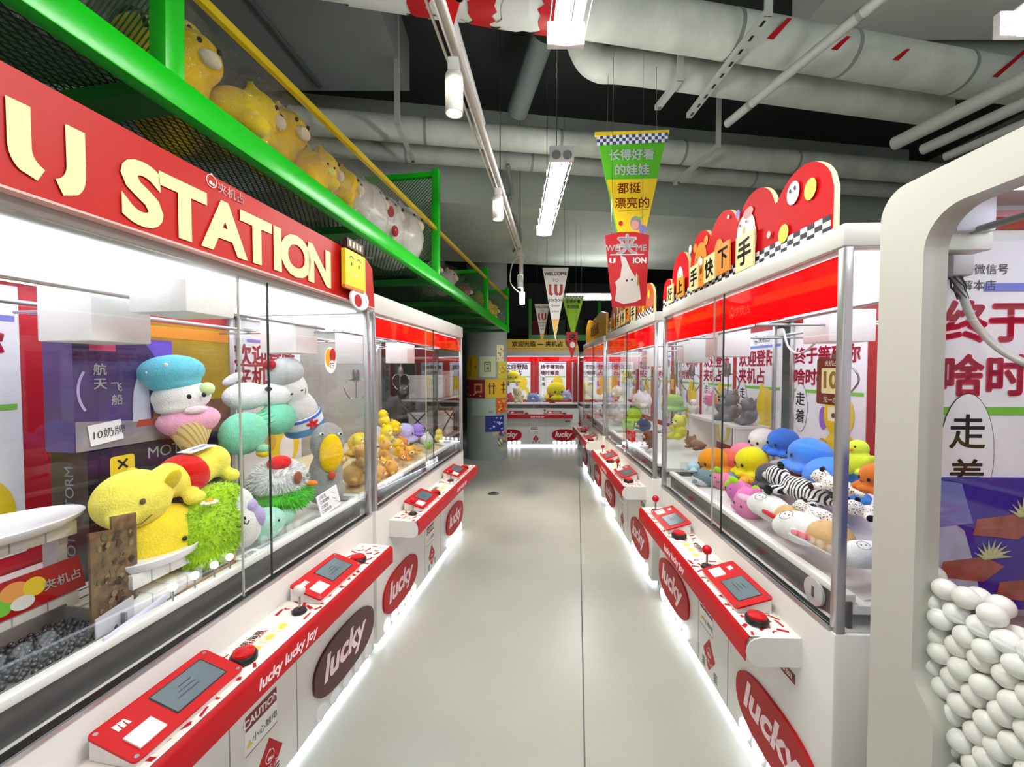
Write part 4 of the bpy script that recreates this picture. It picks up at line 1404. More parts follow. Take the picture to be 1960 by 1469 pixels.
# yellow toys machine on the left
A = LB
YE = ('#f2d21e', '#e8b23c', '#e0a044', '#d9a860', '#f0c81e')
for s, d, z, r, kind, hx, ex, rz, lab in (
    (3.42, .50, 1.17, .066, 'chick', '#f6dc1a', None, .2, 'bright yellow chick plush on top of the yellow heap'),
    (3.62, .50, 1.07, .078, 'lump', '#f3d81e', '#ffffff', .2, 'lemon plush behind the lilac ones in the yellow heap'),
    (2.68, .32, 1.08, .062, 'bear', '#ead43c', None, .1, 'pale yellow bear plush at the near end of the yellow heap'),
    (3.24, .40, 1.06, .078, 'bear', '#f4e01c', None, -.2, 'vivid yellow bear plush left of the lilac plush'),
    (3.72, .45, .99, .10, 'octo', '#b9b8ea', None, .1, 'large lilac fluffy plush lying behind the yellow toys'),
    (3.88, .39, 1.00, .07, 'octo', '#a184e0', None, .1, 'violet plush on top of the lilac one'),
    (2.86, .36, 1.07, .066, 'lump', '#efdc5a', None, .2, 'butter yellow plush leaning on the bear plush'),
    (2.92, .25, 1.01, .066, 'bear', '#dca23c', '#f6e6b8', .2, 'honey coloured bear plush in the middle of the yellow heap'),
    (3.38, .33, .97, .074, 'lump', '#d98a3c', '#f3d9b0', .3, 'orange brown plush with white muzzle under the yellow chick'),
    (3.30, .20, .935, .092, 'dogtoy', '#eab54a', None, .2, 'golden long plush stretched towards the front ledge'),
    (2.80, .17, .945, .062, 'dogtoy', '#f0b83a', None, -.2, 'amber lying plush above the front ledge'),
    (3.06, .16, .93, .066, 'dogtoy', '#e0922c', '#f6e2b4', .1, 'tangerine lying plush above the front ledge'),
    (2.76, .125, .925, .058, 'lump', '#e0a850', '#f3dcae', .2, 'tan round plush hanging at the front ledge'),
    (2.58, .125, .93, .055, 'lump', '#d8a257', '#f0d8a8', 0, 'tan round plush at the near front corner'),
    (2.46, .17, 1.06, .066, 'bear', '#dcb060', '#f2dfb4', .1, 'sandy bear plush by the near corner post'),
    (2.47, .22, .95, .085, 'lump', '#e2b868', '#f2dfb4', .1, 'sandy round plush under the sandy bear'),
    (2.62, .45, 1.00, .08, 'lump', '#e8cc4c', None, .1, 'yellow plush behind the sandy bear'),
    (3.89, .31, .93, .07, 'lump', '#f1efe9', '#e9cf70', .1, 'white plush with yellow muzzle near the far end'),
    (3.89, .18, .96, .058, 'chick', '#ecdf5c', None, .1, 'pale yellow chick plush at the far end of the case'),
    (3.70, .22, .95, .06, 'lump', '#dfe4e0', '#f3e27a', .2, 'pale grey plush beside the pale yellow chick'),
    (3.55, .16, .93, .052, 'fish', '#8ccf3a', None, .2, 'small lime plush at the end of the golden one'),
    (3.17, .26, .98, .064, 'bear', '#f3c21e', None, .1, 'sunflower yellow bear plush in front of the vivid one'),
    (3.12, .55, 1.00, .09, 'octo', '#efcf3a', None, .1, 'mustard plush in the back of the yellow heap'),
    (3.50, .62, 1.0, .09, 'octo', '#e9e4f4', None, .1, 'white lilac plush at the back wall side of the heap'),
    (2.68, .22, .975, .06, 'bear', '#caa05a', '#efdcae', .2, 'brownish bear plush between two tan round ones'),
):
    plush(kind, hx, A.at(s, d, z), r, A.rot + rz, lab, group='yellow machine plush toys', extra=ex, tilt=(rnd.uniform(-.2, .2), rnd.uniform(-.2, .2)))
t = bpy.data.objects.new('prize_tray', None); C.objects.link(t); t.parent = M2L; t.location = (0, .45, .86)
mb = MB(); mb.add([(-.82, -.32, .002), (.76, -.32, .002), (.76, .38, .10), (-.82, .38, .10), (-.82, -.32, .0), (.76, -.32, .0), (.76, .38, .0), (-.82, .38, .0)],
                  [(0, 1, 2, 3), (4, 7, 6, 5), (0, 4, 5, 1), (1, 5, 6, 2), (2, 6, 7, 3), (3, 7, 4, 0)], P('#d8c9a0', .5)); mb.obj('sloped_floor', t)
# far end machine
for x, d, z, r, kind, hx, lab in ((.02, .3, 1.42, .15, 'octo', '#f4e01c', 'big yellow plush hat shape in the far end machine'), (.95, .3, 1.10, .22, 'octo', '#f0da24', 'large yellow plush with lilac toys in the far end machine'), (1.12, .2, 1.05, .14, 'lump', '#b9b4dc', 'lilac plush in front of the large yellow one at the far end'),
                                  (.45, .25, 1.0, .12, 'lump', '#7f9ad8', 'blue plush in the middle of the far end machine'), (.62, .3, .98, .10, 'lump', '#dfe2f0', 'pale plush next to the blue one at the far end'), (.12, .25, 1.05, .14, 'bear', '#e8d9a8', 'cream bear plush under the yellow hat plush'), (-.1, .2, 1.0, .12, 'lump', '#d9404a', 'red plush by the column in the far end machine'), (.85, .15, .98, .1, 'bear', '#a0522c', 'brown bear plush in front of the large yellow plush')):
    plush(kind, hx, EA.at(x, d, z), r, rnd.uniform(-.3, .3), lab, group='far end machine plush toys')

KIND_PROTO_ALL = list(KIND.values())

# ---------------------------------------------------------------- inside the big sign machine
A = LA
RZ = A.rot


def local(o, mb, name, **k):
    return mb.obj(name, o, **k)


# printed backdrop, backs and boxes
t = bpy.data.objects.new('backdrop', None); C.objects.link(t); t.parent = M1L
mb = MB(); mb.box((.06, .855, .86), (.78, .862, 1.42), P('#7a5638', .8, var=.35, vscale=5)); mb.obj('wood_print', t)
mb = MB(); mb.box((.06, .853, 1.42), (.78, .860, 1.80), P('#a58a12', .7, var=.22, vscale=4)); bdp = mb.obj('olive_print', t)
mb = MB()
for i in range(26):
    a = 2 * PI * i / 26
    mb.flat([(.50 + .015 * math.cos(a + .09), 1.60 + .015 * math.sin(a + .09)), (.50 + .14 * math.cos(a), 1.60 + .12 * math.sin(a)), (.50 + .015 * math.cos(a - .09), 1.60 + .015 * math.sin(a - .09))], (0, .851, 0), X, Z, P('#c8481a', .6))
mb.flat(ring(.5, 1.6, .045, .04, 20), (0, .8515, 0), X, Z, P('#c23c16', .6))
mb.flat([(.06, 1.73), (.78, 1.73), (.78, 1.79), (.06, 1.78)], (0, .8518, 0), X, Z, P('#e0902a', .6))
mb.obj('sunburst_print', t)
for zz in (.98, 1.09, 1.2, 1.3):
    mb = MB(); mb.box((.06, .8535, zz), (.78, .8555, zz + .006), P('#4a3220', .8)); mb.obj('plank_line', t)
mb = MB(); mb.box((.02, .70, 1.62), (.10, .86, 1.80), WHITE2); mb.obj('motor_housing', t)

# purple and black toy boxes
t = thing('toy_box', 'purple boxed spaceship model set standing on the black box', 'toy box', A.at(1.43, .50, 1.305), RZ)
mb = MB(); mb.box((-.165, 0, 0), (.165, .12, .385), P('#4a3a78', .35, var=.25, vscale=6)); bx = mb.obj('carton', t)
mb = MB()
yy = -.0012
mb.flat([(-.164, .30), (.164, .30), (.164, .384), (-.164, .384)], (0, yy, 0), X, Z, P('#3c1c58', .35))
mb.flat([(-.12, .335), (-.04, .335), (-.04, .372), (-.12, .372)], (0, yy - .0005, 0), X, Z, P('#d23a6a', .4))
mb.text('航', (-.09, yy - .001, .272), X, Z, .042, WHITE2, .02); mb.text('天', (-.09, yy - .0015, .222), X, Z, .042, WHITE2, .02)
mb.text('飞', (-.04, yy - .001, .210), X, Z, .038, WHITE2, .02); mb.text('船', (-.04, yy - .0015, .165), X, Z, .038, WHITE2, .02)
mb.flat([(-.164, .0), (.164, .0), (.164, .075), (-.164, .10)], (0, yy - .0003, 0), X, Z, P('#8d8790', .5, var=.2, vscale=20))
mb.flat([(.01, .08), (.075, .08), (.07, .19), (.055, .25), (.042, .28), (.03, .25), (.015, .19)], (0, yy - .001, 0), X, Z, P('#c9cfe6', .4))
mb.flat([(.085, .07), (.105, .07), (.105, .29), (.085, .29)], (0, yy - .0008, 0), X, Z, P('#b08a4a', .4))
mb.flat([(.02, .06), (.11, .06), (.10, .085), (.03, .085)], (0, yy - .0012, 0), X, Z, P('#b23a1c', .5))
mb.flat([(.11, .30), (.164, .22), (.164, .384), (.05, .384)], (0, yy - .0006, 0), X, Z, P('#6a4ac0', .4))
mb.flat(arc_band(-.03, .2, .12, .008, 2.6, 3.7, 8), (0, yy - .001, 0), X, Z, P('#b9aee0', .4))
mb.obj('print', bx)
t = thing('price_card', 'small white handwritten card stuck on the purple toy box', 'card', A.at(1.355, .493, 1.325), RZ)
mb = MB(); mb.box((-.05, 0, 0), (.05, .003, .07), PAPER, M=Matrix.Rotation(-.12, 4, 'Y')); mb.obj('card', t)
mb = MB(); mb.text('10奶牌', (0.004, -.002, .036), Vector((1, 0, .12)), Z, .035, DKGREY, 0); mb.obj('handwriting', t)
t = thing('toy_box', 'wide black boxed model kit lying under the purple box', 'toy box', A.at(1.53, .49, .862), RZ)
mb = MB(); mb.box((-.24, 0, 0), (.26, .15, .44), P('#17141d', .3)); bx = mb.obj('carton', t)
mb = MB()
mb.flat([(-.24, .36), (.26, .36), (.26, .44), (-.24, .44)], (0, -.001, 0), X, Z, P('#231a3c', .3))
mb.text('MOTOR', (.06, -.0015, .40), X, Z, .06, P('#a9a4c0', .3), .0)
mb.flat(rrect(-.175, .335, -.095, .41, .012), (0, -.002, 0), X, Z, YEL)
for a in (.8, -.8):
    u = Vector((math.cos(a), 0, math.sin(a))); v = Vector((-math.sin(a), 0, math.cos(a)))
    mb.flat([(-.022, -.004), (.022, -.004), (.022, .004), (-.022, .004)], Vector((-.135, -.0025, .38)), u, v, INK)
mb.obj('print', bx)
mb = MB(); mb.text('MOTORSTORM', (-.2408, .075, .22), Z, Y, .05, P('#c9c6dc', .4), .01); mb.obj('side_lettering', bx)

# ice cream plush
PINK = PL('#eba9c4')
t = thing('ice_cream_plush', 'ice cream plush with a blue hat, white face and waffle cone', 'plush toy', A.at(1.60, .41, 1.245), 0, rot=(0, -.12, RZ - .75))
t.scale = (.92, .92, 1.06)
mb = MB(); mb.lathe([(0, -.01), (.035, -.005), (.05, .03), (.085, .10), (.09, .12), (0, .12)], stripes('waffle_fabric', '#c9a562', '#e8d298', 30, .2, 'DIAGONAL', .25), n=28); mb.obj('waffle_cone', t)
mb = MB(); mb.ell((0, 0, .125), (.115, .09, .055), PINK); mb.ell((0, 0, .10), (.098, .08, .035), PINK); mb.obj('pink_scoop', t, fuse=.008, sm=4)
mb = MB(); mb.ell((-.01, 0, .215), (.105, .09, .062), PL('#eceaea')); mb.ell((-.02, 0, .18), (.09, .085, .03), PL('#eceaea')); f = mb.obj('white_face', t, fuse=.008, sm=4)
for x in (.015, .065):
    mb = MB(); mb.ell((x, -.086, .215), (.008, .004, .009), BLACK, nu=10, nv=8); mb.obj('eye', f)
mb = MB(); mb.ell((-.03, 0, .31), (.118, .10, .062), PL('#6cc8de')); mb.ell((-.025, 0, .265), (.092, .085, .03), PL('#6cc8de')); ht = mb.obj('blue_hat', t, fuse=.008, sm=4)
mb = MB(); mb.ell((.08, -.05, .235), (.028, .03, .024), PL('#d6ecae')); mb.obj('hat_flower', ht)
for x, zz in ((-.10, .315), (-.04, .335), (.02, .325)):
    mb = MB(); mb.ell((x, -.092 + abs(x + .03) * .3, zz), (.008, .006, .008), PL('#f2f4f4'), nu=8, nv=6); mb.obj('dot', ht)
mb = MB(); mb.ell((.03, -.085, .165), (.04, .012, .014), PL('#f6dfe8')); mb.obj('bow', t)

# long yellow plush, plain yellow cushion
YP = PL('#f8ea5c')
t = thing('lying_animal_plush', 'long yellow plush animal wearing a red knitted wrap, lying on its belly', 'plush toy', A.at(1.36, .25, 1.185), 0, rot=(0, -.12, RZ))
t.scale = (.86, .86, .86)
mb = MB(); mb.ell((-.14, 0, .005), (.118, .112, .105), YP); mb.ell((.06, .01, .015), (.16, .085, .075), YP); mb.ell((.19, .02, .03), (.085, .085, .075), YP)
mb.ell((-.225, -.055, -.03), (.042, .045, .036), YP)
mb.ell((.02, -.08, -.055), (.04, .04, .03), YP); mb.ell((.22, -.06, -.04), (.035, .035, .03), YP)
body = mb.obj('body', t, fuse=.011, sm=6)
mb = MB(); mb.ell((.065, .01, .016), (.083, .096, .086), PL('#d81f1c')); wr = mb.obj('red_wrap', t)
for y in (-.085, .08):
    mb = MB(); mb.ell((-.06, y, .05), (.03, .016, .045), PL('#e2c62c'), rot=(.5 if y < 0 else -.5, 0, 0)); mb.obj('floppy_ear', t)
mb = MB(); mb.ell((-.258, -.085, -.018), (.013, .014, .012), PL('#a98a1c'), nu=12, nv=8); mb.obj('nose', t)
mb = MB(); mb.ell((-.185, -.101, .022), (.010, .006, .011), P('#5a4a14', .5), nu=10, nv=8); mb.obj('eye', t)
mb = MB(); mb.tube([(-.235, -.096, -.046), (-.20, -.100, -.052), (-.165, -.105, -.035)], .002, P('#5a4a14', .5), n=6); mb.obj('mouth', t)
t = thing('round_cushion_plush', 'plain yellow cushion plush under the one with the red wrap', 'plush toy', A.at(1.32, .24, 1.02), RZ)
mb = MB(); mb.ell((0, 0, 0), (.15, .12, .11), PL('#f8dd38')); mb.ell((.06, -.1, .06), (.035, .02, .02), PL('#f8dd38')); mb.obj('body', t, fuse=.011, sm=5)
mb = MB(); mb.ell((-.03, -.118, .02), (.008, .005, .008), BLACK, nu=8, nv=6); mb.obj('eye', t)


def fur(mb, c, r, mat, n, L, wd, seed=3, zmin=-1., zmax=1., curl=.4):
    rn = random.Random(seed)
    for _ in range(n):
        while True:
            d = Vector((rn.gauss(0, 1), rn.gauss(0, 1), rn.gauss(0, 1))).normalized()
            if zmin <= d.z <= zmax:
                break
        p = Vector((c[0] + d.x * r[0], c[1] + d.y * r[1], c[2] + d.z * r[2]))
        tx = d.orthogonal().normalized()
        tx = Matrix.Rotation(rn.uniform(0, 6.3), 3, d) @ tx
        e = p + d * L * rn.uniform(.6, 1.1) + tx.cross(d) * L * curl * rn.uniform(-1, 1) - Z * L * .3
        mb.add([p - tx * wd, p + tx * wd, e], [(0, 1, 2)], mat)


FZ = PL('#a9d62a')
t = thing('fuzzy_plush', 'fuzzy lime green plush with a sleepy face next to the yellow ones', 'plush toy', A.at(1.405, .155, 1.01), RZ)
mb = MB(); mb.ell((0, 0, 0), (.115, .085, .115), FZ); mb.ell((.06, .03, .10), (.10, .07, .055), FZ); mb.obj('body', t, fuse=.01, sm=3)
mb = MB(); fur(mb, (0, 0, 0), (.113, .083, .113), FZ, 2600, .013, .0035, 4, curl=.9); fur(mb, (.06, .03, .10), (.098, .068, .053), FZ, 1000, .013, .0035, 5, curl=.9); tag(mb.obj('fleece', t), kind='stuff')
for x in (.03, .06):
    mb = MB(); mb.tube([(x - .012, -.097, .022), (x, -.10, .016), (x + .012, -.097, .024)], .003, P('#39500f', .6), n=6); mb.obj('eye', t)
t = thing('daisy_hairpin', 'small white and yellow daisy lying on top of the fuzzy green plush', 'flower toy', A.at(1.36, .10, 1.135), RZ)
for i in range(7):
    a = 2 * PI * i / 7
    mb = MB(); mb.ell((.016 * math.cos(a), .016 * math.sin(a), 0), (.011, .009, .005), PL('#f2efdc'), rot=(0, 0, a), nu=10, nv=6); mb.obj('petal', t)
mb = MB(); mb.ell((0, 0, .004), (.012, .012, .008), PL('#f0b81c'), nu=12, nv=8); mb.obj('centre', t)
t = thing('hood_plush', 'white plush with a tiny dotted face leaning on the fuzzy green plush', 'plush toy', A.at(1.525, .15, 1.0), 0, rot=(0, -.35, RZ - .5))
mb = MB(); mb.ell((0, 0, 0), (.075, .07, .10), PL('#eeeeec')); mb.ell((.03, 0, .07), (.05, .05, .06), PL('#eeeeec')); mb.obj('body', t, fuse=.008, sm=4)
mb = MB(); mb.ell((.055, -.015, .0), (.035, .04, .05), PL('#b9addc')); mb.ell((.05, -.02, .05), (.03, .035, .03), PL('#cfe6a0')); mb.obj('scarf', t, fuse=.006, sm=3)
for x, zz in ((-.012, .03), (.012, .034), (.004, .022)):
    mb = MB(); mb.ell((x, -.071, zz), (.004, .003, .007), BLACK, nu=8, nv=6); mb.obj('eye', t)
t = thing('capsule_plush', 'white pill-shaped plush with a dark nose above the mint bone cushion', 'plush toy', A.at(1.935, .41, 1.455), 0, rot=(0, -.05, RZ - .5))
mb = MB(); mb.ell((-.05, 0, 0), (.10, .075, .066), PL('#ebebee')); mb.ell((.07, 0, -.005), (.09, .07, .06), PL('#ebebee')); mb.obj('body', t, fuse=.009, sm=5)
mb = MB(); mb.ell((.02, -.07, .03), (.016, .008, .012), BLACK, nu=12, nv=8); mb.obj('nose', t)
for x in (-.09, .12):
    mb = MB(); mb.ell((x, .03, .085), (.05, .02, .02), PL('#d9d9dc'), rot=(0, -.5 if x < 0 else .5, 0)); mb.obj('ear', t)
t = thing('bone_cushion_plush', 'mint green bone-shaped cushion gathered in the middle', 'plush toy', A.at(1.89, .36, 1.31), 0, rot=(0, -.06, RZ))
MINT = PL('#7ed6b4')
mb = MB(); mb.ell((-.10, 0, -.01), (.11, .08, .095), MINT); mb.ell((.11, 0, .02), (.10, .075, .08), MINT); mb.ell((0, 0, .02), (.08, .05, .045), MINT); bo = mb.obj('body', t, fuse=.009, sm=3)
mb = MB()
for i in range(12):
    a = 2 * PI * i / 12
    mb.tube([(-.045, .047 * math.cos(a), .012 + .05 * math.sin(a)), (0.0, .050 * math.cos(a), .02 + .046 * math.sin(a)), (.045, .047 * math.cos(a), .025 + .05 * math.sin(a))], .003, P('#5fb597', .9), n=5)
mb.obj('gathered_pleat', t)
t = thing('felt_ball', 'small blue ball under the mint bone cushion', 'ball', A.at(1.845, .33, 1.265), RZ)
mb = MB(); mb.ell((0, 0, 0), .03, PL('#5a8ed6')); mb.obj('ball', t)
t = thing('felt_ball', 'green and yellow striped ball above the red comb of the fluffy chicken plush', 'ball', A.at(1.80, .27, 1.215), RZ)
mb = MB(); mb.ell((0, 0, .006), (.03, .03, .026), PL('#8fc79a')); mb.obj('upper_half', t)
mb = MB(); mb.ell((0, 0, -.006), (.031, .031, .02), PL('#f0d41c')); mb.obj('lower_half', t)

# tall white bird in a printed bib
t = thing('bird_plush', 'tall grey-headed white plush leaning back in a blue wave-print bib', 'plush toy', A.at(2.16, .34, 1.30), 0, rot=(.25, -.35, RZ - .7))
WP = PL('#e4e3e4')
mb = MB(); mb.ell((0, 0, .06), (.095, .08, .13), WP); mb.ell((0, 0, .20), (.08, .07, .10), WP); mb.obj('body', t, fuse=.009, sm=5)
mb = MB(); mb.ell((0, .0, .29), (.088, .075, .075), PL('#b9bdbd')); mb.obj('grey_head', t)
mb = MB(); mb.lathe([(.098, -.04), (.103, .0), (.101, .05), (.095, .056), (.095, -.04)], PL('#f0f1f4'), n=32); bib = mb.obj('bib', t)
mb = MB(); mb.lathe([(.1045, .040), (.1035, .052), (.100, .053)], P('#3a66c8', .8), n=32); mb.lathe([(.0995, -.04), (.1045, -.005), (.1045, .0)], P('#4f93cc', .8), n=32); mb.obj('wave_print', bib)
mb = MB()
for i in range(5):
    a = 2 * PI * i / 5 + .4
    mb.ell((.02 + .018 * math.cos(a), -.105, .018 + .016 * math.sin(a)), (.015, .004, .009), P('#d8282c', .8), rot=(0, -a, 0), nu=10, nv=6)
mb.obj('red_flower_print', bib)
for x in (-.02, .03):
    mb = MB(); mb.ell((x, -.078, .20), (.007, .004, .005), BLACK, nu=8, nv=6); mb.obj('eye', t)
mb = MB(); mb.ell((-.06, -.03, .36), (.03, .025, .025), PL('#a8161c')); mb.tube([(-.06, -.03, .36), (-.13, -.02, .38), (-.18, 0, .40)], .006, P('#8a1218', .7), n=6); mb.obj('red_pompom', t)
mb = MB(); mb.ell((-.10, -.02, .10), (.03, .05, .02), PL('#e0d21e')); mb.obj('yellow_foot', t)

# grey goose with big yellow bill
t = thing('goose_plush', 'grey goose plush with a huge yellow bill beside the corner post', 'plush toy', A.at(2.13, .20, .90), 0, rot=(0, .06, RZ - .9))
GG = PL('#9c9e9c')
mb = MB(); mb.ell((0, 0, .12), (.085, .08, .15), GG); mb.ell((0, 0, .30), (.085, .075, .105), GG); mb.ell((0, 0, .05), (.10, .09, .07), GG); mb.obj('body', t, fuse=.009, sm=5)
mb = MB(); mb.ell((.012, -.075, .255), (.055, .03, .098), PL('#f4c80c')); mb.obj('yellow_bill', t)
for x in (-.035, .05):
    mb = MB(); mb.ell((x, -.068, .352), (.012, .006, .008), WHITE2, nu=10, nv=6); e_ = mb.obj('eye', t)
    mb = MB(); mb.ell((x + .003, -.073, .352), (.006, .004, .006), BLACK, nu=8, nv=6); mb.obj('pupil', e_)
mb = MB(); mb.ell((.02, -.09, .145), (.018, .012, .022), PL('#c94a34')); mb.obj('red_tag', t)

# fluffy white hen in a green skirt
t = thing('hen_plush', 'fluffy white hen plush with red comb sitting in a shaggy green skirt', 'plush toy', A.at(1.80, .20, 1.06), RZ)
WF, GF = PL('#f0f2f2'), PL('#5fd43c')
mb = MB(); mb.ell((0, 0, .03), (.115, .10, .085), WF); mb.obj('body', t)
mb = MB(); fur(mb, (0, 0, .03), (.113, .098, .083), WF, 2200, .028, .003, 7, zmin=-.3); tag(mb.obj('white_fur', t), kind='stuff')
mb = MB(); mb.ell((0.01, 0, -.045), (.13, .115, .05), GF); sk = mb.obj('green_skirt', t)
mb = MB(); fur(mb, (.01, 0, -.045), (.128, .113, .05), GF, 2200, .03, .003, 8); tag(mb.obj('green_fur', t), kind='stuff')
mb = MB(); mb.ell((-.03, -.03, .115), (.052, .045, .03), PL('#d8151c')); mb.obj('red_cap', t)
mb = MB(); mb.ell((.075, -.105, .0), (.018, .03, .012), PL('#f28a1c'), rot=(0, 0, .5)); mb.obj('orange_beak', t)
for x, zz in ((.02, .035), (.05, .045)):
    mb = MB(); mb.ell((x, -.108, zz), (.010, .006, .010), PL('#7a9a94'), nu=10, nv=8); mb.obj('eye', t)
mb = MB(); mb.ell((-.02, -.112, .05), (.022, .012, .028), PL('#9a5a44')); mb.obj('wattle', t)
t = thing('whale_plush', 'mint green whale plush lying in front of the green-skirted hen', 'plush toy', A.at(1.665, .14, .955), 0, rot=(0, 0, RZ + .1))
mb = MB(); MT = PL('#a5dcc8'); mb.ell((-.02, 0, 0), (.095, .065, .065), MT); mb.ell((.09, 0, -.005), (.065, .05, .05), PL('#b6dfcc')); mb.ell((.115, .0, .065), (.015, .015, .04), MT); mb.obj('body', t, fuse=.008, sm=4)
mb = MB(); mb.ell((-.03, -.065, .02), (.005, .003, .005), BLACK, nu=8, nv=6); mb.obj('eye', t)
t = thing('price_card', 'white handwritten price card standing by the grey goose', 'card', A.at(1.98, .065, .90), 0, rot=(-.2, -.1, RZ))
mb = MB(); mb.box((-.075, 0, 0), (.085, .003, .10), PAPER); mb.obj('card', t)
mb = MB()
for i, w_ in enumerate((.045, .04, .048, .07)):
    mb.text('口袋宠物'[:3 + (i % 2)], (-.06, -.001, .085 - i * .022), X, Z, .018, INK, .008, align='L')
for a, b_ in ((.035, .08), (.03, .055), (.05, .03)):
    mb.flat([(a, b_), (a + .03, b_ - .02), (a + .03, b_ - .018), (a, b_ + .002)], (0, -.001, 0), X, Z, DKGREY)
mb.obj('handwriting', t)
t = thing('price_card', 'white slip of paper lying flat in front of the fuzzy green plush', 'card', A.at(1.50, .085, .8965), RZ)
mb = MB(); mb.box((-.045, -.03, 0), (.045, .03, .002), PAPER); mb.obj('card', t)
mb = MB(); mb.text('奶牌', (0, 0, .0025), X, Y, .03, DKGREY, 0); mb.obj('handwriting', t)
t = thing('price_card', 'white folded note lying on top of the red knitted wrap', 'card', A.at(1.46, .25, 1.29), 0, rot=(0, -.12, RZ))
mb = MB(); mb.box((-.05, -.03, 0), (.05, .03, .002), PAPER); mb.obj('card', t)
mb = MB(); mb.text('10奶牌', (0, 0, .0025), X, Y, .025, DKGREY, 0); mb.obj('handwriting', t)
mb = MB(); mb.prism(ring(0, 0, .045, .06, 24), (0, 0, 0), X, Z, (0, .002, 0), WHITE2)
t = thing('glass_sticker', 'round orange and red sticker on the glass near the corner post', 'sticker', A.at(1.90, .0045, 1.62), RZ)
mb.obj('backing', t)
mb = MB(); mb.flat(ring(-.015, .01, .026, .04, 20), (0, -.0006, 0), X, Z, P('#f0a41c', .5)); mb.flat(ring(.014, .022, .024, .032, 20), (0, -.0009, 0), X, Z, P('#b81c1c', .5)); mb.flat(ring(.008, -.022, .022, .022, 18), (0, -.0012, 0), X, Z, WHITE2)
mb.text('正', (.006, -.0015, -.024), X, Z, .03, INK, .02); mb.obj('print', t)

# near half: trays, scales, steel balls
t = thing('ball_tray', 'grey tray full of steel balls at the front of the big machine', 'tray', A.at(.96, .185, .883), RZ)
TRG = P('#77726f', .5)
mb = MB(); mb.box((-.15, -.10, -.021), (.13, .105, .004), TRG); mb.obj('tray_floor', t)
for lo, hi in (((-.15, -.105, -.021), (.13, -.10, .014)), ((-.15, .10, 0), (.13, .105, .045)), ((.125, -.10, 0), (.13, .10, .04)), ((-.155, -.105, 0), (-.15, .105, .04))):
    mb = MB(); mb.box(lo, hi, TRG); mb.obj('tray_wall', t)
proto = None
rb = random.Random(2)
nb = 0
BALLM = P('#4a4b50', .28, metal=.75)
spots_ = []
tries = 0
while len(spots_) < 165 and tries < 30000:
    tries += 1
    x, y = rb.uniform(-.14, .118), rb.uniform(-.09, .09)
    if all((x - q[0]) ** 2 + (y - q[1]) ** 2 > .0139 ** 2 for q in spots_):
        spots_.append((x, y))
for x, y in spots_:
    p = A.at(.96 + x, .185 + y, .883 + .004 + .0068)
    if proto is None:
        mb = MB(); mb.ell((0, 0, 0), .0068, BALLM, nu=14, nv=10); proto = mb.obj('steel_ball')
        tag(proto, 'small steel ball lying in the grey tray of the big machine', 'ball', 'steel balls in the tray')
        o = proto
    else:
        o = proto.copy(); C.objects.link(o)
    o.location = p
t = thing('tile_strip', 'white tiled strip with dark gaps and red patterned row behind the steel balls', 'game board', A.at(1.06, .44, .861), RZ)
mb = MB(); mb.box((-.37, -.135, 0), (.26, .10, .012), WHITE2, bev=.003); mb.obj('board', t)
mb = MB()
for y in (-.10, -.045, .01, .06):
    mb.box((-.37, y, .0125), (.26, y + .006, .013), BLACK)
mb.obj('dark_gap_line', t)
mb = MB()
for i in range(70):
    x, y = rb.uniform(-.36, .05), rb.uniform(-.132, -.104)
    mb.flat([(-.008, -.005), (.008, -.004), (.006, .005), (-.007, .004)], (x, y, .0135), X, Y, P(rb.choice(('#c8322c', '#d86a4a', '#b82a2a', '#efe0d0')), .5))
mb.flat([(-.36, -.103), (.12, -.103), (.12, -.099), (-.36, -.099)], (0, 0, .0136), X, Y, P('#d9e07a', .5))
mb.obj('red_pattern_print', t)


def scale(label, s, d, z, rx, ry, bw, bd, nb_):
    t = thing('tile_scale', label, 'game scale', A.at(s, d, .873), RZ)
    hh = z - .873
    for zz in (0, hh - .05):
        for i in range(nb_):
            x = -bw / 2 + bw * i / nb_
            mb = MB(); mb.box((x, -bd / 2, zz), (x + bw / nb_ - .003, bd / 2, zz + .042), WHITE2, bev=.003); mb.obj('white_block', t)
    for x in (-bw / 2 + .01, bw / 2 - .03):
        mb = MB(); mb.box((x, -bd / 4, .042), (x + .02, bd / 4, hh - .05), P('#c9c9cc', .4)); mb.obj('leg', t)
    mb = MB(); mb.lathe([(0, 0), (.9, 0), (1, .12), (1.02, .2), (1, .22), (.94, .16), (0, .12)], P('#eeeef2', .25), n=40, M=Matrix.Translation((0, 0, hh - .006)) @ Matrix.Diagonal((rx, ry, .12, 1)))
    mb.obj('oval_dish', t)
    return t


sc = scale('big white oval dish on white blocks beside the white wall poster', 1.03, .43, 1.135, .19, .12, .30, .12, 4)
mb = MB(); mb.box((-.16, -.075, .03), (.16, -.07, .125), RED2, M=Matrix.Rotation(-.25, 4, 'X')); cc = mb.obj('red_card', sc)
mb = MB()
for x, zz, rx_, rz_, m in ((-.09, .08, .04, .035, CREAM), (-.12, .055, .03, .025, ORANGE), (-.05, .075, .025, .03, WHITE2), (-.02, .065, .022, .025, LGREEN), (.01, .09, .03, .025, P('#f0a24c')), (.05, .085, .025, .025, YEL), (.02, .055, .025, .018, WHITE2), (-.08, .11, .03, .016, P('#5a2a1c'))):
    mb.flat(ring(x, zz, rx_, rz_, 18), Matrix.Rotation(-.25, 3, 'X') @ Vector((0, -.0755 - len(mb.m) * .0002, 0)), X, (Matrix.Rotation(-.25, 3, 'X') @ Z), m)
mb.text('夹机占', Matrix.Rotation(-.25, 3, 'X') @ Vector((.11, -.0785, .075)), X, (Matrix.Rotation(-.25, 3, 'X') @ Z), .03, WHITE2, .02)
mb.obj('print', cc)
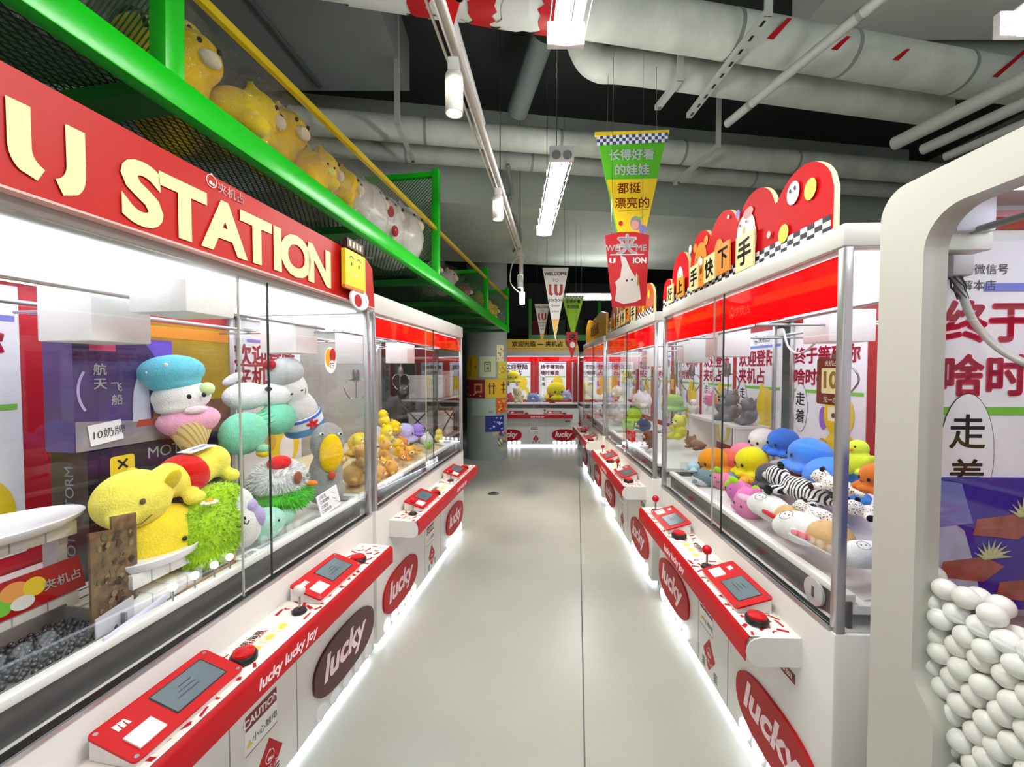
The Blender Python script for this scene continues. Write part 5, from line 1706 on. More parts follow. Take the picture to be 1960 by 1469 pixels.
scale('smaller white oval dish on white blocks behind the brown card', 1.25, .175, 1.0, .125, .085, .22, .09, 4)
t = thing('card_stand', 'clear stand with a brown mottled card and a grey card in front', 'card stand', A.at(1.10, .135, .862), 0, rot=(0, 0, RZ + .25))
mb = MB(); mb.box((-.10, -.05, 0), (.11, .05, .012), P('#d9d8ea', .3), bev=.004); mb.box((-.10, -.055, .012), (.11, -.045, .04), P('#d9d8ea', .3), bev=.004); mb.obj('holder', t)
mb = MB(); mb.prism([(-.07, .012), (.075, .012), (.075, .30), (-.005, .315), (-.005, .28), (-.07, .295)], (0, .0, 0), X, Z, (0, .006, 0), P('#6a5438', .6, var=.6, vscale=28)); bc = mb.obj('brown_card', t)
mb = MB()
for i in range(70):
    x, zz = rb.gauss(.005, .03), rb.uniform(.05, .275)
    r_ = rb.uniform(.004, .014)
    if -.055 < x < .06:
        mb.flat([(x + r_ * rb.uniform(.5, 1.1) * math.cos(k_ * .9), zz + r_ * rb.uniform(.5, 1.1) * math.sin(k_ * .9)) for k_ in range(7)], (0, -.0006 - i * .00003, 0), X, Z, P(rb.choice(('#4a3522', '#2e2116', '#7a6242', '#5c5a3c', '#8a7454')), .6))
mb.obj('mottled_print', bc)
mb = MB(); mb.box((-.095, -.03, .012), (.02, -.027, .085), P('#b9b8c0', .5)); mb.obj('grey_card', t)
t = thing('wooden_tray', 'small light wooden tray on the deck past the smaller oval dish', 'tray', A.at(1.37, .17, .862), RZ)
WOOD = P('#b8946a', .6, var=.15, vscale=14)
for lo, hi in (((-.09, -.07, 0), (.09, .07, .008)), ((-.09, .062, .008), (.09, .07, .07)), ((.082, -.07, .008), (.09, .062, .07)), ((-.09, -.07, .008), (.082, -.062, .03))):
    mb = MB(); mb.box(lo, hi, WOOD); mb.obj('board', t)
for i, x in enumerate((1.20, 1.27, 1.34, 1.40)):  # glowing beads imitate the opposite machine's round lamps reflected in the glass
    t = thing('small_fence_post', 'thin clear peg on the front ledge of the big machine', 'peg', A.at(x, .067, .8955), RZ, 'pegs on the front ledge')
    mb = MB(); mb.cyl((0, 0, 0), (0, 0, .035), .0025, STEEL, n=8); mb.obj('pin', t)
    mb = MB(); mb.ell((0, 0, .04), .012, glow('#ffffff', 3), nu=14, nv=8); mb.obj('lamp_bulb', t)


# ---------------------------------------------------------------- the white rounded machine with ping-pong balls
SC = .575
t0 = thing('ball_prize_machine', 'tall white rounded prize machine full of white balls, nearest on the right-hand row', 'prize machine', RR.at(SC, 0, 0), RR.rot)
SHELL = P('#bdbcb2', .35)


def lx(s_):
    return -(s_ - SC)


outer = rrect(-.5, .0, .5, 2.02, .07, 10)
inl = [(lx(.902), .30), (lx(.902), .77), (lx(.915), .80), (lx(.945), .835), (lx(.957), .87), (lx(.957), 1.84)]
for i in range(1, 9):
    a = PI - PI / 2 * i / 8
    inl.append((lx(.957) + .085 + .085 * math.cos(a), 1.84 + .09 * math.sin(a)))
inr = [(-x, z) for x, z in inl[::-1]]
inner = inl + inr


def frame_ring(mb, y0, y1, mat):
    # outer outline resampled against the inner one by matching angle
    cx, cz = 0., 1.1
    def ang(p):
        return math.atan2(p[1] - cz, p[0] - cx)
    def cast(poly, a):
        d = (math.cos(a), math.sin(a)); best = None
        for i in range(len(poly)):
            p, q = poly[i], poly[(i + 1) % len(poly)]
            ex, ez = q[0] - p[0], q[1] - p[1]
            den = d[0] * ez - d[1] * ex
            if abs(den) < 1e-9:
                continue
            tt = ((p[0] - cx) * ez - (p[1] - cz) * ex) / den
            uu = ((p[0] - cx) * d[1] - (p[1] - cz) * d[0]) / den
            if tt > 0 and -1e-6 <= uu <= 1 + 1e-6 and (best is None or tt > best):
                best = tt
        return (cx + d[0] * best, cz + d[1] * best)
    angs = sorted(set([round(ang(p), 5) for p in outer + inner] + [round(-PI + 2 * PI * i / 90, 5) for i in range(90)]))
    n = len(angs)
    O_, I_ = [cast(outer, a) for a in angs], [cast(inner, a) for a in angs]
    vs = []
    for y in (y0, y1):
        vs += [(x, y, z) for x, z in O_] + [(x, y, z) for x, z in I_]
    fs = []
    for i in range(n):
        j = (i + 1) % n
        fs += [(i, j, n + j, n + i), (2 * n + i, 3 * n + i, 3 * n + j, 2 * n + j), (i, 2 * n + i, 2 * n + j, j), (n + i, n + j, 3 * n + j, 3 * n + i)]
    mb.add(vs, fs, mat)


mb = MB(); frame_ring(mb, 0, .055, SHELL); mb.obj('front_frame', t0, angle=35)
mb = MB(); mb.box((lx(1.07), .055, 0.02), (lx(1.058), .85, 1.99), P('#e6e4e8', .4)); mb.obj('side_wall', t0)
mb = MB(); mb.box((.47, .055, 0.02), (.482, .85, 1.99), SHELL); mb.obj('side_wall', t0)
mb = MB(); mb.box((-.49, .85, .02), (.49, .86, 1.99), RED2); mb.obj('back_panel', t0)
mb = MB(); mb.box((-.49, .055, 1.985), (.49, .85, 2.0), SHELL); mb.obj('roof', t0)
mb = MB(); mb.box((-.36, .14, 1.972), (.40, .80, 1.984), LIGHTPANEL); mb.obj('light_panel', t0)
mb = MB(); mb.box((-.47, .020, .31), (.47, .026, 1.98), GLASS); mb.obj('front_pane', t0)
mb = MB(); mb.box((lx(1.057), .06, 1.925), (lx(1.052), .80, 1.955), RED2); mb.box((lx(1.057), .06, 1.955), (lx(1.054), .80, 1.972), P('#eda6b4', .5)); mb.obj('red_strip', t0)
mb = MB(); mb.box((lx(1.057), .055, .9), (lx(1.053), .098, 1.925), P('#8a0f28', .4)); mb.obj('red_edge_strip', t0)
po = poster(t0, 0, 0, .945, 0)
po.location = (lx(1.052), .405, 0)
po.rotation_euler = (0, 0, PI / 2)
mb = MB(); mb.text('扫一扫微信号', (-.20, -.0056, .93 - .03 + .945 - .02), X, Z, .028, DKGREY, 0); mb.text('了解本店', (-.20, -.0056, .90 - .04 + .945 - .02), X, Z, .028, DKGREY, 0)
q_ = mb.obj('caption_print', po)
mb = MB(); mb.cyl((lx(1.05), .15, 1.905), (.47, .15, 1.89), .008, GREY, n=12); mb.obj('gantry_rail', t0)
mb = MB(); mb.box((lx(1.052), .085, 1.86), (lx(1.0), .20, 1.92), WHITE2, bev=.004); mb.box((lx(1.045), .10, 1.90), (lx(.985), .19, 1.985), P('#dfe0ee', .4), bev=.004); mb.obj('gantry_block', t0)
mb = MB(); mb.box((lx(1.04), .11, 1.80), (lx(1.00), .16, 1.85), P('#c9c9cc', .4), bev=.006); plug = mb.obj('cable_plug', t0)
mb = MB()
pts = [(lx(1.02), .135, 1.80), (lx(1.01), .14, 1.76), (lx(.985), .15, 1.68), (lx(.93), .16, 1.61), (lx(.86), .17, 1.58), (lx(.75), .18, 1.62)]
mb.tube(pts, .008, P('#a9a6a2', .35), n=10, smooth_n=8); mb.obj('hose', t0)
mb = MB()
for k in range(6):
    a = k * PI / 3
    c_, s_ = math.cos(a) * .012, math.sin(a) * .012
    mb.tube([(lx(1.02) + c_, .135 + s_, 1.80), (lx(1.015) + math.cos(a + 1) * .013, .138 + math.sin(a + 1) * .013, 1.775), (lx(1.008) + math.cos(a + 2) * .009, .142 + math.sin(a + 2) * .009, 1.745)], .0018, DKGREY, n=5)
mb.obj('braided_sleeve', t0)
mb = MB(); mb.box((lx(1.055), .055, .955), (.45, .40, .965), ACRYL); mb.box((lx(1.055), .20, .32), (.45, .21, .955), P('#d8cfae', .6)); mb.box((lx(1.055), .03, .32), (.45, .20, .33), P('#d8cfae', .6))
mb.obj('ball_bin', t0)
tb = thing('toy_box', 'purple boxed figure set with pale shapes behind the white balls', 'toy box', RR.at(1.04, .245, .967), RR.rot + PI / 2)
mb = MB(); mb.box((-.165, 0, 0), (.30, .06, .335), P('#3a31a0', .3)); bx = mb.obj('carton', tb)
mb = MB()
mb.flat([(-.16, .0), (.0, .0), (-.02, .1), (-.05, .2), (-.16, .28)], (0, -.001, 0), X, Z, P('#b9bcd8', .4, var=.2, vscale=18))
mb.flat([(-.16, .20), (-.03, .22), (-.06, .32), (-.16, .335)], (0, -.0012, 0), X, Z, P('#7f86cc', .4))
rb2 = random.Random(8)
for cx, cz in ((.10, .24), (.16, .08), (.02, .13)):
    for i in range(9):
        a = .1 + i * .34
        mb.flat([(cx, cz), (cx + .05 * math.cos(a), cz + .05 * math.sin(a)), (cx + .02 * math.cos(a + .5), cz + .02 * math.sin(a + .5))], (0, -.0016 - i * .0001, 0), X, Z, P('#dcd8a4' if i % 2 else '#c9cf96', .5))
    mb.flat([(cx - .13, cz - .05), (cx - .02, cz - .06), (cx + .03, cz - .02), (cx - .02, cz + .005), (cx - .12, cz - .01)], (0, -.0015, 0), X, Z, P('#a8584a', .5, var=.3, vscale=20))
mb.obj('print', bx)
PONG = P('#f2f1ea', .35, var=.03, vscale=20)
proto = None
rb = random.Random(4)
bs = []
RB = .0235
for iz in range(13):
    zz = .60 + iz * RB * 1.66
    for layer in range(2):
        for ix in range(9):
            s_ = .70 + ix * RB * 2.04 + (iz % 2) * RB + layer * RB * .6
            d_ = .052 + layer * RB * 1.75 + (iz % 2) * .004
            if s_ > 1.028 or zz > .953 - RB:
                if s_ > 1.028:
                    continue
            if zz + RB > 1.10 + rb.uniform(-.02, .02):
                continue
            if s_ - RB < .0 or (zz < .80 and s_ > .93):
                continue
            bs.append((s_ + rb.uniform(-.005, .005), d_ + rb.uniform(-.003, .004), zz + rb.uniform(-.005, .005)))
for s_, d_, zz in bs:
    if proto is None:
        mb = MB(); mb.ell((0, 0, 0), RB, PONG, nu=22, nv=14); proto = mb.obj('white_ball')
        tag(proto, 'plain white ball in the pile behind the glass of the white rounded machine', 'ball', 'white balls in the rounded machine')
        o = proto
    else:
        o = proto.copy(); C.objects.link(o)
    o.location = RR.at(s_, d_, zz)
    o.rotation_euler = (rb.uniform(0, 6), rb.uniform(0, 6), 0)

# ---------------------------------------------------------------- hanging pennants
def pennant(label, loc, rotz, poly, mat, name='hanging_pennant', strings=True, rod=None):
    t = thing(name, label, 'banner', loc, rotz)
    mb = MB(); mb.prism(poly, (0, 0, 0), X, Z, (0, .004, 0), mat); b = mb.obj('cloth', t)
    w = max(p[0] for p in poly)
    if rod:
        mb = MB(); mb.box((-w - .01, -.006, -.012), (w + .01, .010, .012), rod); mb.obj('top_rod', t)
    for s_ in (-1, 1):
        mb = MB(); mb.cyl((s_ * w * .7, .002, .01), (s_ * w * .62, .002, 4.3 - loc[2]), .0015, STEEL, n=6); mb.obj('string', t)
    return t, b


def pprint(b, items):
    mb = MB()
    y = -.0006
    for it in items:
        y -= .0003
        if it[0] == 't':
            _, body, x, z, sz, m, bold = it
            mb.text(body, (x, y, z), X, Z, sz, m, bold)
        elif it[0] == 'f':
            mb.flat(it[1], (0, y, 0), X, Z, it[2])
        elif it[0] == 'h':
            hook(mb, it[1], it[2], it[3], it[4], it[5], y, it[6])
    mb.obj('print', b)


t, b = pennant('large green and yellow pennant with a chequered top edge hanging over the aisle', (.77, 2.7, 3.10), -.05, [(-.225, 0), (.225, 0), (.07, -.72), (-.07, -.72)], P('#58b81c', .5), rod=YEL)
it = []
for i in range(22):
    for j in range(3):
        x = -.222 + i * .0202
        it.append(('f', [(x, -.012 - j * .02), (x + .0202, -.012 - j * .02), (x + .0202, -.032 - j * .02), (x, -.032 - j * .02)], P('#3c4a78', .5) if (i + j) % 2 else PAPER))
it += [('t', '长得好看', -.005, -.145, .072, PAPER, .03), ('t', '的娃娃', .0, -.24, .075, PAPER, .03), ('f', [(-.16, -.30), (.16, -.30), (.07, -.719), (-.07, -.719)], YEL),
       ('t', '都挺', -.02, -.355, .075, P('#b8341c', .5), .02), ('t', '漂亮的', .0, -.45, .075, P('#b8341c', .5), .02), ('f', [(-.09, -.505), (.1, -.495), (.1, -.491), (-.09, -.501)], P('#a88a14', .5)),
       ('f', ring(.025, -.58, .035, .045, 18), P('#8f86c4', .5)), ('f', ring(.02, -.59, .025, .03, 16), P('#e3a88c', .5)), ('f', [(.0, -.55), (.06, -.54), (.09, -.52), (.05, -.56)], LGREEN), ('f', ring(-.07, -.58, .014, .016, 12), P('#b8241c', .5)), ('f', ring(.07, -.62, .025, .03, 14), P('#8f86c4', .5))]
pprint(b, it)
t, b = pennant('red welcome pennant with a white ghost shape hanging under the green and yellow one', (.69, 2.5, 2.385), -.04, [(-.132, 0), (-.05, .02), (.05, .02), (.132, 0), (.115, -.42), (-.085, -.43)], P('#c8101c', .5))
pprint(b, [('t', '夹', .0, -.055, .13, PAPER, .05), ('t', 'WEL', -.075, -.075, .05, PAPER, .04), ('t', 'ME', .085, -.075, .05, PAPER, .04), ('f', [(-.1, -.112), (.1, -.112), (.1, -.118), (-.1, -.118)], PAPER), ('h', -.105, -.165, .012, .03, 1, PAPER), ('h', -.08, -.165, .012, .03, -1, PAPER), ('t', 'ION', .075, -.15, .045, PAPER, .04),
           ('f', [(-.04, -.12), (-.01, -.13), (.02, -.2), (.05, -.25), (.06, -.22), (.075, -.3), (.085, -.38), (.05, -.40), (-.02, -.41), (-.07, -.39), (-.06, -.31), (-.07, -.28), (-.04, -.25), (-.03, -.18)], P('#dedbd2', .5)), ('f', ring(.0, -.27, .006, .008, 8), INK), ('f', ring(.03, -.265, .006, .008, 8), INK), ('f', [(.06, -.24), (.07, -.24), (.072, -.30), (.062, -.30)], P('#b08a3c', .5))])
WT = P('#e6e6e2', .6)
for nm, loc, w_, h_ in (('white triangular welcome pennant with red monogram, larger of the white pair', (.45, 4.3, 2.64), .135, .75), ('smaller white triangular welcome pennant partly behind the larger one', (.40, 5.5, 2.463), .10, .54)):
    t, b = pennant(nm, loc, 0, [(-w_, 0), (w_, 0), (.0, -h_)], WT)
    k = w_ / .135
    pprint(b, [('t', 'WELCOME', 0, -.06 * k, .048 * k, P('#a8141c', .5), .04), ('t', 'TO', 0, -.13 * k, .045 * k, DKGREY, .0), ('h', -.072 * k, -.29 * k, .03 * k, .12 * k, 1, P('#a8141c', .5)), ('h', -.012 * k, -.29 * k, .03 * k, .12 * k, 1, P('#a8141c', .5)), ('h', .045 * k, -.29 * k, .03 * k, .12 * k, -1, P('#a8141c', .5)),
               ('t', 'STATION', 0, -.335 * k, .033 * k, DKGREY, .03), ('t', 'Queen', 0, -.39 * k, .036 * k, DKGREY, 0), ('t', 'place', 0, -.45 * k, .036 * k, DKGREY, 0), ('f', [(-.035 * k, -.53 * k), (.035 * k, -.53 * k), (.0, -.72 * k)], P('#e8c050', .5))])
t, b = pennant('small lime green pennant with a chequered edge near the far end machine', (.735, 5.0, 2.48), 0, [(-.135, 0), (.135, 0), (.0, -.52)], P('#9fd81c', .5))
it = []
for i in range(14):
    for j in range(2):
        x = -.126 + i * .018
        it.append(('f', [(x, -.004 - j * .018), (x + .018, -.004 - j * .018), (x + .018, -.022 - j * .018), (x, -.022 - j * .018)], P('#7f9a4a', .5) if (i + j) % 2 else PAPER))
it += [('t', '长得好看', 0, -.07, .045, PAPER, .02), ('t', '的娃娃', 0, -.13, .05, PAPER, .02)]
pprint(b, it)
t, b = pennant('small red pennant with white marks just below the lime green one', (.70, 4.85, 2.03), 0, [(-.07, 0), (.07, 0), (.07, -.1), (.0, -.33), (-.05, -.1)], P('#b8181c', .5))
pprint(b, [('t', '夹', .01, -.06, .09, PAPER, .03), ('f', ring(.01, -.15, .03, .035, 14), PAPER)])
t, b = pennant('red pennant tip with white strokes hanging from the top, behind the track rail', (-.247, 1.7, 3.20), 0, [(-.08, 0), (.08, 0), (.0, -.28)], P('#cc1414', .5))
pprint(b, [('t', '夹', -.01, -.09, .13, PAPER, .05)])

# ---------------------------------------------------------------- posters on the round column
def column_card(label, x0, x1, z0, z1, mat, items=(), tilt=0.):
    cx, cy, r = -.46, 7.6, .3715
    a0, a1 = [math.asin(max(-.985, min(.985, (x - cx) / .37))) for x in (x0, x1)]
    t = thing('column_poster', label, 'poster', (cx, cy, 0))
    def pt(a, z, e=0.):
        return ((r + e) * math.sin(a), -(r + e) * math.cos(a), z)
    def patch(u0, u1, v0, v1, e, m, mb):
        n = 10
        vs, fs = [], []
        for i in range(n + 1):
            u = u0 + (u1 - u0) * i / n
            a = a0 + (a1 - a0) * u
            for v in (v0, v1):
                vs.append(pt(a + tilt * (v - .5), z0 + (z1 - z0) * v, e))
        for i in range(n):
            fs.append((2 * i, 2 * i + 2, 2 * i + 3, 2 * i + 1))
        o_ = len(vs)
        vs2 = [(x * (1 - .002 / r), y * (1 - .002 / r), z) for x, y, z in vs]
        mb.add(vs + vs2, fs + [tuple(k + o_ for k in f[::-1]) for f in fs] + [(0, 1, o_ + 1, o_), (2 * n, o_ + 2 * n, o_ + 2 * n + 1, 2 * n + 1)], m)
    mb = MB(); patch(0, 1, 0, 1, .002, mat, mb); p = mb.obj('sheet', t)
    if items:
        mb = MB()
        for k, (u0, u1, v0, v1, m) in enumerate(items):
            patch(u0, u1, v0, v1, .003 + .0002 * k, m, mb)
        mb.obj('print', p)


RN = random.Random(12)


def marks(n, cols, s=.05):
    o = []
    for _ in range(n):
        u, v = RN.uniform(.1, .85), RN.uniform(.1, .85)
        o.append((u, u + RN.uniform(s, 2 * s), v, v + RN.uniform(s, 2 * s), P(RN.choice(cols), .5)))
    return o


column_card('yellow poster with small dark writing, top of the column by the machine', -.84, -.60, 1.43, 1.84, P('#c9a41c', .5), [(.55, .6, .15, .9, P('#7a6414', .5))] + marks(8, ('#7a6414',)))
column_card('pale green poster with a round emblem, top middle of the column', -.57, -.29, 1.47, 1.83, P('#c4d4a4', .5), [(.3, .7, .25, .75, P('#5f7a5a', .5)), (.36, .64, .32, .68, P('#c4d4a4', .5)), (.42, .6, .35, .5, P('#5f7a5a', .5)), (.4, .62, .58, .64, P('#5f7a5a', .5))])
column_card('narrow white and yellow strip poster at the top of the column edge', -.27, -.15, 1.74, 2.04, P('#e4e2b4', .5), marks(8, ('#c8a820', '#4a3a1c', '#d8402c'), .08))
column_card('yellow speckled poster under the narrow strip poster', -.25, -.098, 1.44, 1.75, P('#d8c63c', .5), marks(16, ('#f0ecd0', '#8a7a1c', '#c8841c'), .06))
column_card('dark red poster with a gold flower emblem on the column', -.825, -.475, 1.09, 1.42, P('#8a1416', .5), [(.6, .9, .3, .8, P('#d89a5a', .5)), (.66, .84, .4, .7, P('#8a1416', .5))] + marks(8, ('#d8b8a0',), .04))
column_card('bright yellow poster with large dark characters on the column', -.47, -.11, 1.10, 1.43, P('#e0b418', .5), [(.15, .2, .2, .8, P('#4a3a0c', .5)), (.1, .4, .6, .66, P('#4a3a0c', .5)), (.3, .35, .2, .8, P('#4a3a0c', .5)), (.65, .9, .65, .72, P('#4a3a0c', .5)), (.75, .8, .2, .85, P('#4a3a0c', .5)), (.65, .95, .4, .46, P('#4a3a0c', .5))])
column_card('blank pale mint poster below the red one on the column', -.70, -.29, .79, 1.09, P('#a9c2b4', .5), [(.7, .9, .15, .3, P('#8aa89a', .5))])
column_card('orange mottled poster right of the pale mint one', -.28, -.097, .83, 1.09, P('#d8641c', .5), marks(16, ('#f0b43c', '#c02c14', '#e8d88c'), .07))
column_card('dark blue poster with white cartoon marks low on the column', -.47, -.15, .50, .785, P('#1c2c84', .5), marks(12, ('#e8eaf4', '#9aa8e0'), .06))
column_card('long tilted colourful poster lowest on the column', -.29, -.098, .14, .50, P('#b8b48a', .5), marks(18, ('#c8302c', '#4a8a3c', '#e8c83c', '#3c4a9a', '#f0ecdc'), .09), tilt=-.4)

# ---------------------------------------------------------------- bagged toys on the overhead rack
def bag(label, s_, d, z, r, toy, film_=None, name='bagged_plush_toy', squash=1., stripe=False, grp='bagged toys on the green rack'):
    rn = random.Random(int(s_ * 1000 + d * 77))
    s_ = gs(s_); z -= .022 * s_ + .02
    t = thing(name, label, 'bagged toy', G.at(s_, d, z), G.rot + rn.uniform(-.5, .5), grp)
    if toy:
        m = PL(toy)
        mb = MB(); mb.ell((0, 0, -.1 * r), (.62 * r, .55 * r, .6 * r), m); mb.ell((.3 * r, -.25 * r, .3 * r), (.42 * r, .4 * r, .4 * r), m)
        mb.ell((-.4 * r, -.4 * r, -.3 * r), (.25 * r, .3 * r, .2 * r), m); mb.ell((.12 * r, -.2 * r, .68 * r), (.12 * r, .08 * r, .16 * r), m); mb.ell((.52 * r, -.2 * r, .66 * r), (.12 * r, .08 * r, .16 * r), m)
        bd = mb.obj('toy_body', t, fuse=.075 * r, sm=4)
        mb = MB(); mb.ell((.33 * r, -.62 * r, .2 * r), (.17 * r, .12 * r, .13 * r), PL('#f4ea5a' if stripe or film_ is None and toy[1:3] in ('ea', 'f2', 'ef', 'ed') else '#efe3c8')); mb.obj('muzzle', bd)
        for x in (.18, .48):
            mb = MB(); mb.ell((x * r, -.62 * r, .40 * r), (.04 * r, .03 * r, .045 * r), BLACK, nu=8, nv=6); mb.obj('eye', bd)
        if stripe:
            for k in (-.42, -.2):
                mb = MB(); mb.lathe([(.50 * r, -.05 * r), (.53 * r, 0), (.50 * r, .05 * r)], PL('#2a2412'), n=24, M=Matrix.Translation((k * r, -.02 * r, -.1 * r)) @ Euler((0, PI / 2, 0)).to_matrix().to_4x4()); mb.obj('dark_band', bd)
    bm = bmesh.new()
    bmesh.ops.create_icosphere(bm, subdivisions=4, radius=1)
    from mathutils import noise
    for v in bm.verts:
        n = noise.noise(v.co * 1.6 + Vector((s_ * 9, d * 5, 0))) * .16 + noise.noise(v.co * 5 + Vector((s_ * 3, 0, 4))) * .08 + abs(noise.noise(v.co * 9 + Vector((0, s_, 2)))) * .05
        v.co = v.co * (1 + n) * r
        v.co.z = max(v.co.z * squash, -.85 * r * squash)
    bm.verts.index_update()
    mb = MB(); mb.add([v.co[:] for v in bm.verts], [[v.index for v in f.verts] for f in bm.faces], film_ or BAGFILM)
    bm.free()
    mb.obj('plastic_bag', t, angle=180)
    mb = MB(); mb.lathe([(.05 * r, 0), (.07 * r, .04 * r), (.2 * r, .22 * r), (.24 * r, .27 * r)], film_ or BAGFILM, n=14, M=Matrix.Translation((rn.uniform(-.4, .4) * r, rn.uniform(-.2, .2) * r, .9 * r * squash))); mb.obj('tied_neck', t)
    return t


WBAG = P('#d9d8d0', .35, var=.12, vscale=9, bump=.8, bscale=18, coat=.4)
GBAG = P('#a9a8a4', .4, var=.2, vscale=9, bump=.8, bscale=18, coat=.4)
yz = 2.48
bag('grey fluffy toys in a clear bag before the first green rack post', 1.12, .28, yz + .17, .17, '#8a8986')
bag('grey toys in a clear bag at the rack end nearest the camera side', .82, .30, yz + .17, .17, '#7d7c78')
for s_, d, dz, r, toy, st, lab in ((1.50, .25, .13, .15, '#f6cc24', False, 'honey yellow bear toy in a clear bag, first after the green post'), (1.62, .42, .24, .15, '#f0d81c', True, 'yellow and black striped toy in a clear bag, highest behind the green post'),
                                   (1.78, .20, .12, .15, '#f8d818', False, 'golden bear toy in a clear bag, second along the rack edge'), (2.02, .26, .15, .16, '#f6cf18', False, 'large golden bear toy in a clear bag in the middle of the rack'), (2.02, .58, .20, .15, '#d8c83c', False, 'mustard toy in a clear bag behind the large golden bear'),
                                   (2.30, .20, .12, .15, '#f8d61c', False, 'golden bear toy in a clear bag just above the second word of the sign'), (2.42, .46, .22, .15, '#f0dc2c', True, 'yellow toy with dark bands in a clear bag under the yellow rail'), (2.60, .24, .14, .15, '#f8d21a', False, 'last golden bear toy in a clear bag before the white bags'),
                                   (2.78, .52, .18, .15, '#f2ecd6', False, 'cream toy in a clear bag behind the last golden bear'),
                                   (1.70, .44, .10, .13, '#f0cc1c', False, 'lemon toy in a clear bag wedged below the striped toy'), (2.20, .46, .24, .13, '#f4d824', True, 'small striped yellow toy in a clear bag on top of the golden heap'), (2.16, .12, .07, .10, '#f2c41c', False, 'small golden toy in a clear bag lying against the green beam')):
    bag(lab, s_, d, yz + dz * 1.5, r * 1.45, toy, stripe=st)
for s_, d, dz, r, lab, ms in ((2.92, .28, .15, .18, 'first white stuffed plastic bag after the golden bears', '#e9e4dc'), (3.22, .30, .16, .19, 'second white stuffed plastic bag with red marks inside', '#ece8e2'), (3.58, .30, .18, .21, 'bulging white plastic bag at the end of the row before the mesh panel', '#e6e3d8')):
    r *= 1.55
    t = bag(lab, s_, d, yz + dz * 1.45, r, ms, film_=None)
    kk = [c for c in t.children if c.name.startswith('plastic_bag')]
    mb = MB(); mb.ell((0, 0, -.05 * r), (.86 * r, .8 * r, .8 * r), WBAG); o = mb.obj('white_inner_bag', t)
    if '#ece8e2' == ms:
        for x, z_ in ((-.2, .1), (-.05, -.3)):
            mb = MB(); mb.ell((x * r, -.78 * r, z_ * r), (.1 * r, .06 * r, .13 * r), PL('#b8282c')); mb.obj('red_mark', t)
for s_, d, dz, r, toy, lab in ((4.55, .28, .16, .19, '#b9b6b0', 'grey white toys in a clear bag past the mesh end panel'), (5.2, .30, .18, .21, '#c9c8c2', 'pale grey bag of toys half way to the third post'), (5.85, .24, .15, .19, '#8a6058', 'brown and pink toys in a clear bag before the third post'),
                               (5.85, .62, .28, .2, '#b4b4b0', 'grey bag piled behind the brown and pink toys'), (6.9, .26, .2, .22, '#e8d878', 'pale yellow bag of toys after the third post'), (7.6, .26, .2, .22, '#ecdc3c', 'yellow bag of toys near the far end of the rack'), (8.2, .26, .19, .22, '#e8d03c', 'last yellow bag of toys at the far end of the rack')):
    bag(lab, s_, d, yz + dz, r, toy)

# ---------------------------------------------------------------- price tags on the glass
t = thing('price_sign', 'brown hanging sign with a large gold 10 inside the octopus machine glass', 'sign', RR.at(1.288, .036, 1.465), RR.rot)
mb = MB(); mb.prism(rrect(-.062, 0, .062, .145, .008), (0, 0, 0), X, Z, (0, .006, 0), P('#6a2416', .4)); b = mb.obj('board', t)
mb = MB(); mb.flat(rrect(-.04, .035, .04, .115, .004), (0, -.0006, 0), X, Z, P('#d8c49a', .5)); mb.text('10', (0, -.001, .078), X, Z, .07, P('#8a6a1c', .3), .04)
mb.text('夹机占', (0, -.001, .13), X, Z, .018, P('#e8d4c0', .5)); mb.text('元一次', (0, -.001, .016), X, Z, .02, P('#e8d4c0', .5)); mb.obj('print', b)
t = thing('price_sign', 'small beige tag hanging just below the sign with the gold 10', 'sign', RR.at(1.262, .036, 1.415), RR.rot)
mb = MB(); mb.box((-.036, 0, 0), (.036, .004, .045), P('#d8c8ae', .5)); b = mb.obj('board', t)
mb = MB(); mb.flat(ring(-.012, .018, .008, .008, 12), (0, -.0005, 0), X, Z, P('#6a2a1c', .5)); mb.text('币', (.012, -.0005, .018), X, Z, .018, INK); mb.obj('print', b)
t = thing('price_sign', 'small brown tag inside the glass at the far end of the octopus machine', 'sign', RR.at(2.70, .04, 1.42), RR.rot)
mb = MB(); mb.box((-.045, 0, 0), (.045, .005, .13), P('#8a5a34', .5)); b = mb.obj('board', t)
mb = MB(); mb.flat(rrect(-.028, .03, .028, .1, .004), (0, -.0005, 0), X, Z, P('#c8a474', .5)); mb.obj('print', b)

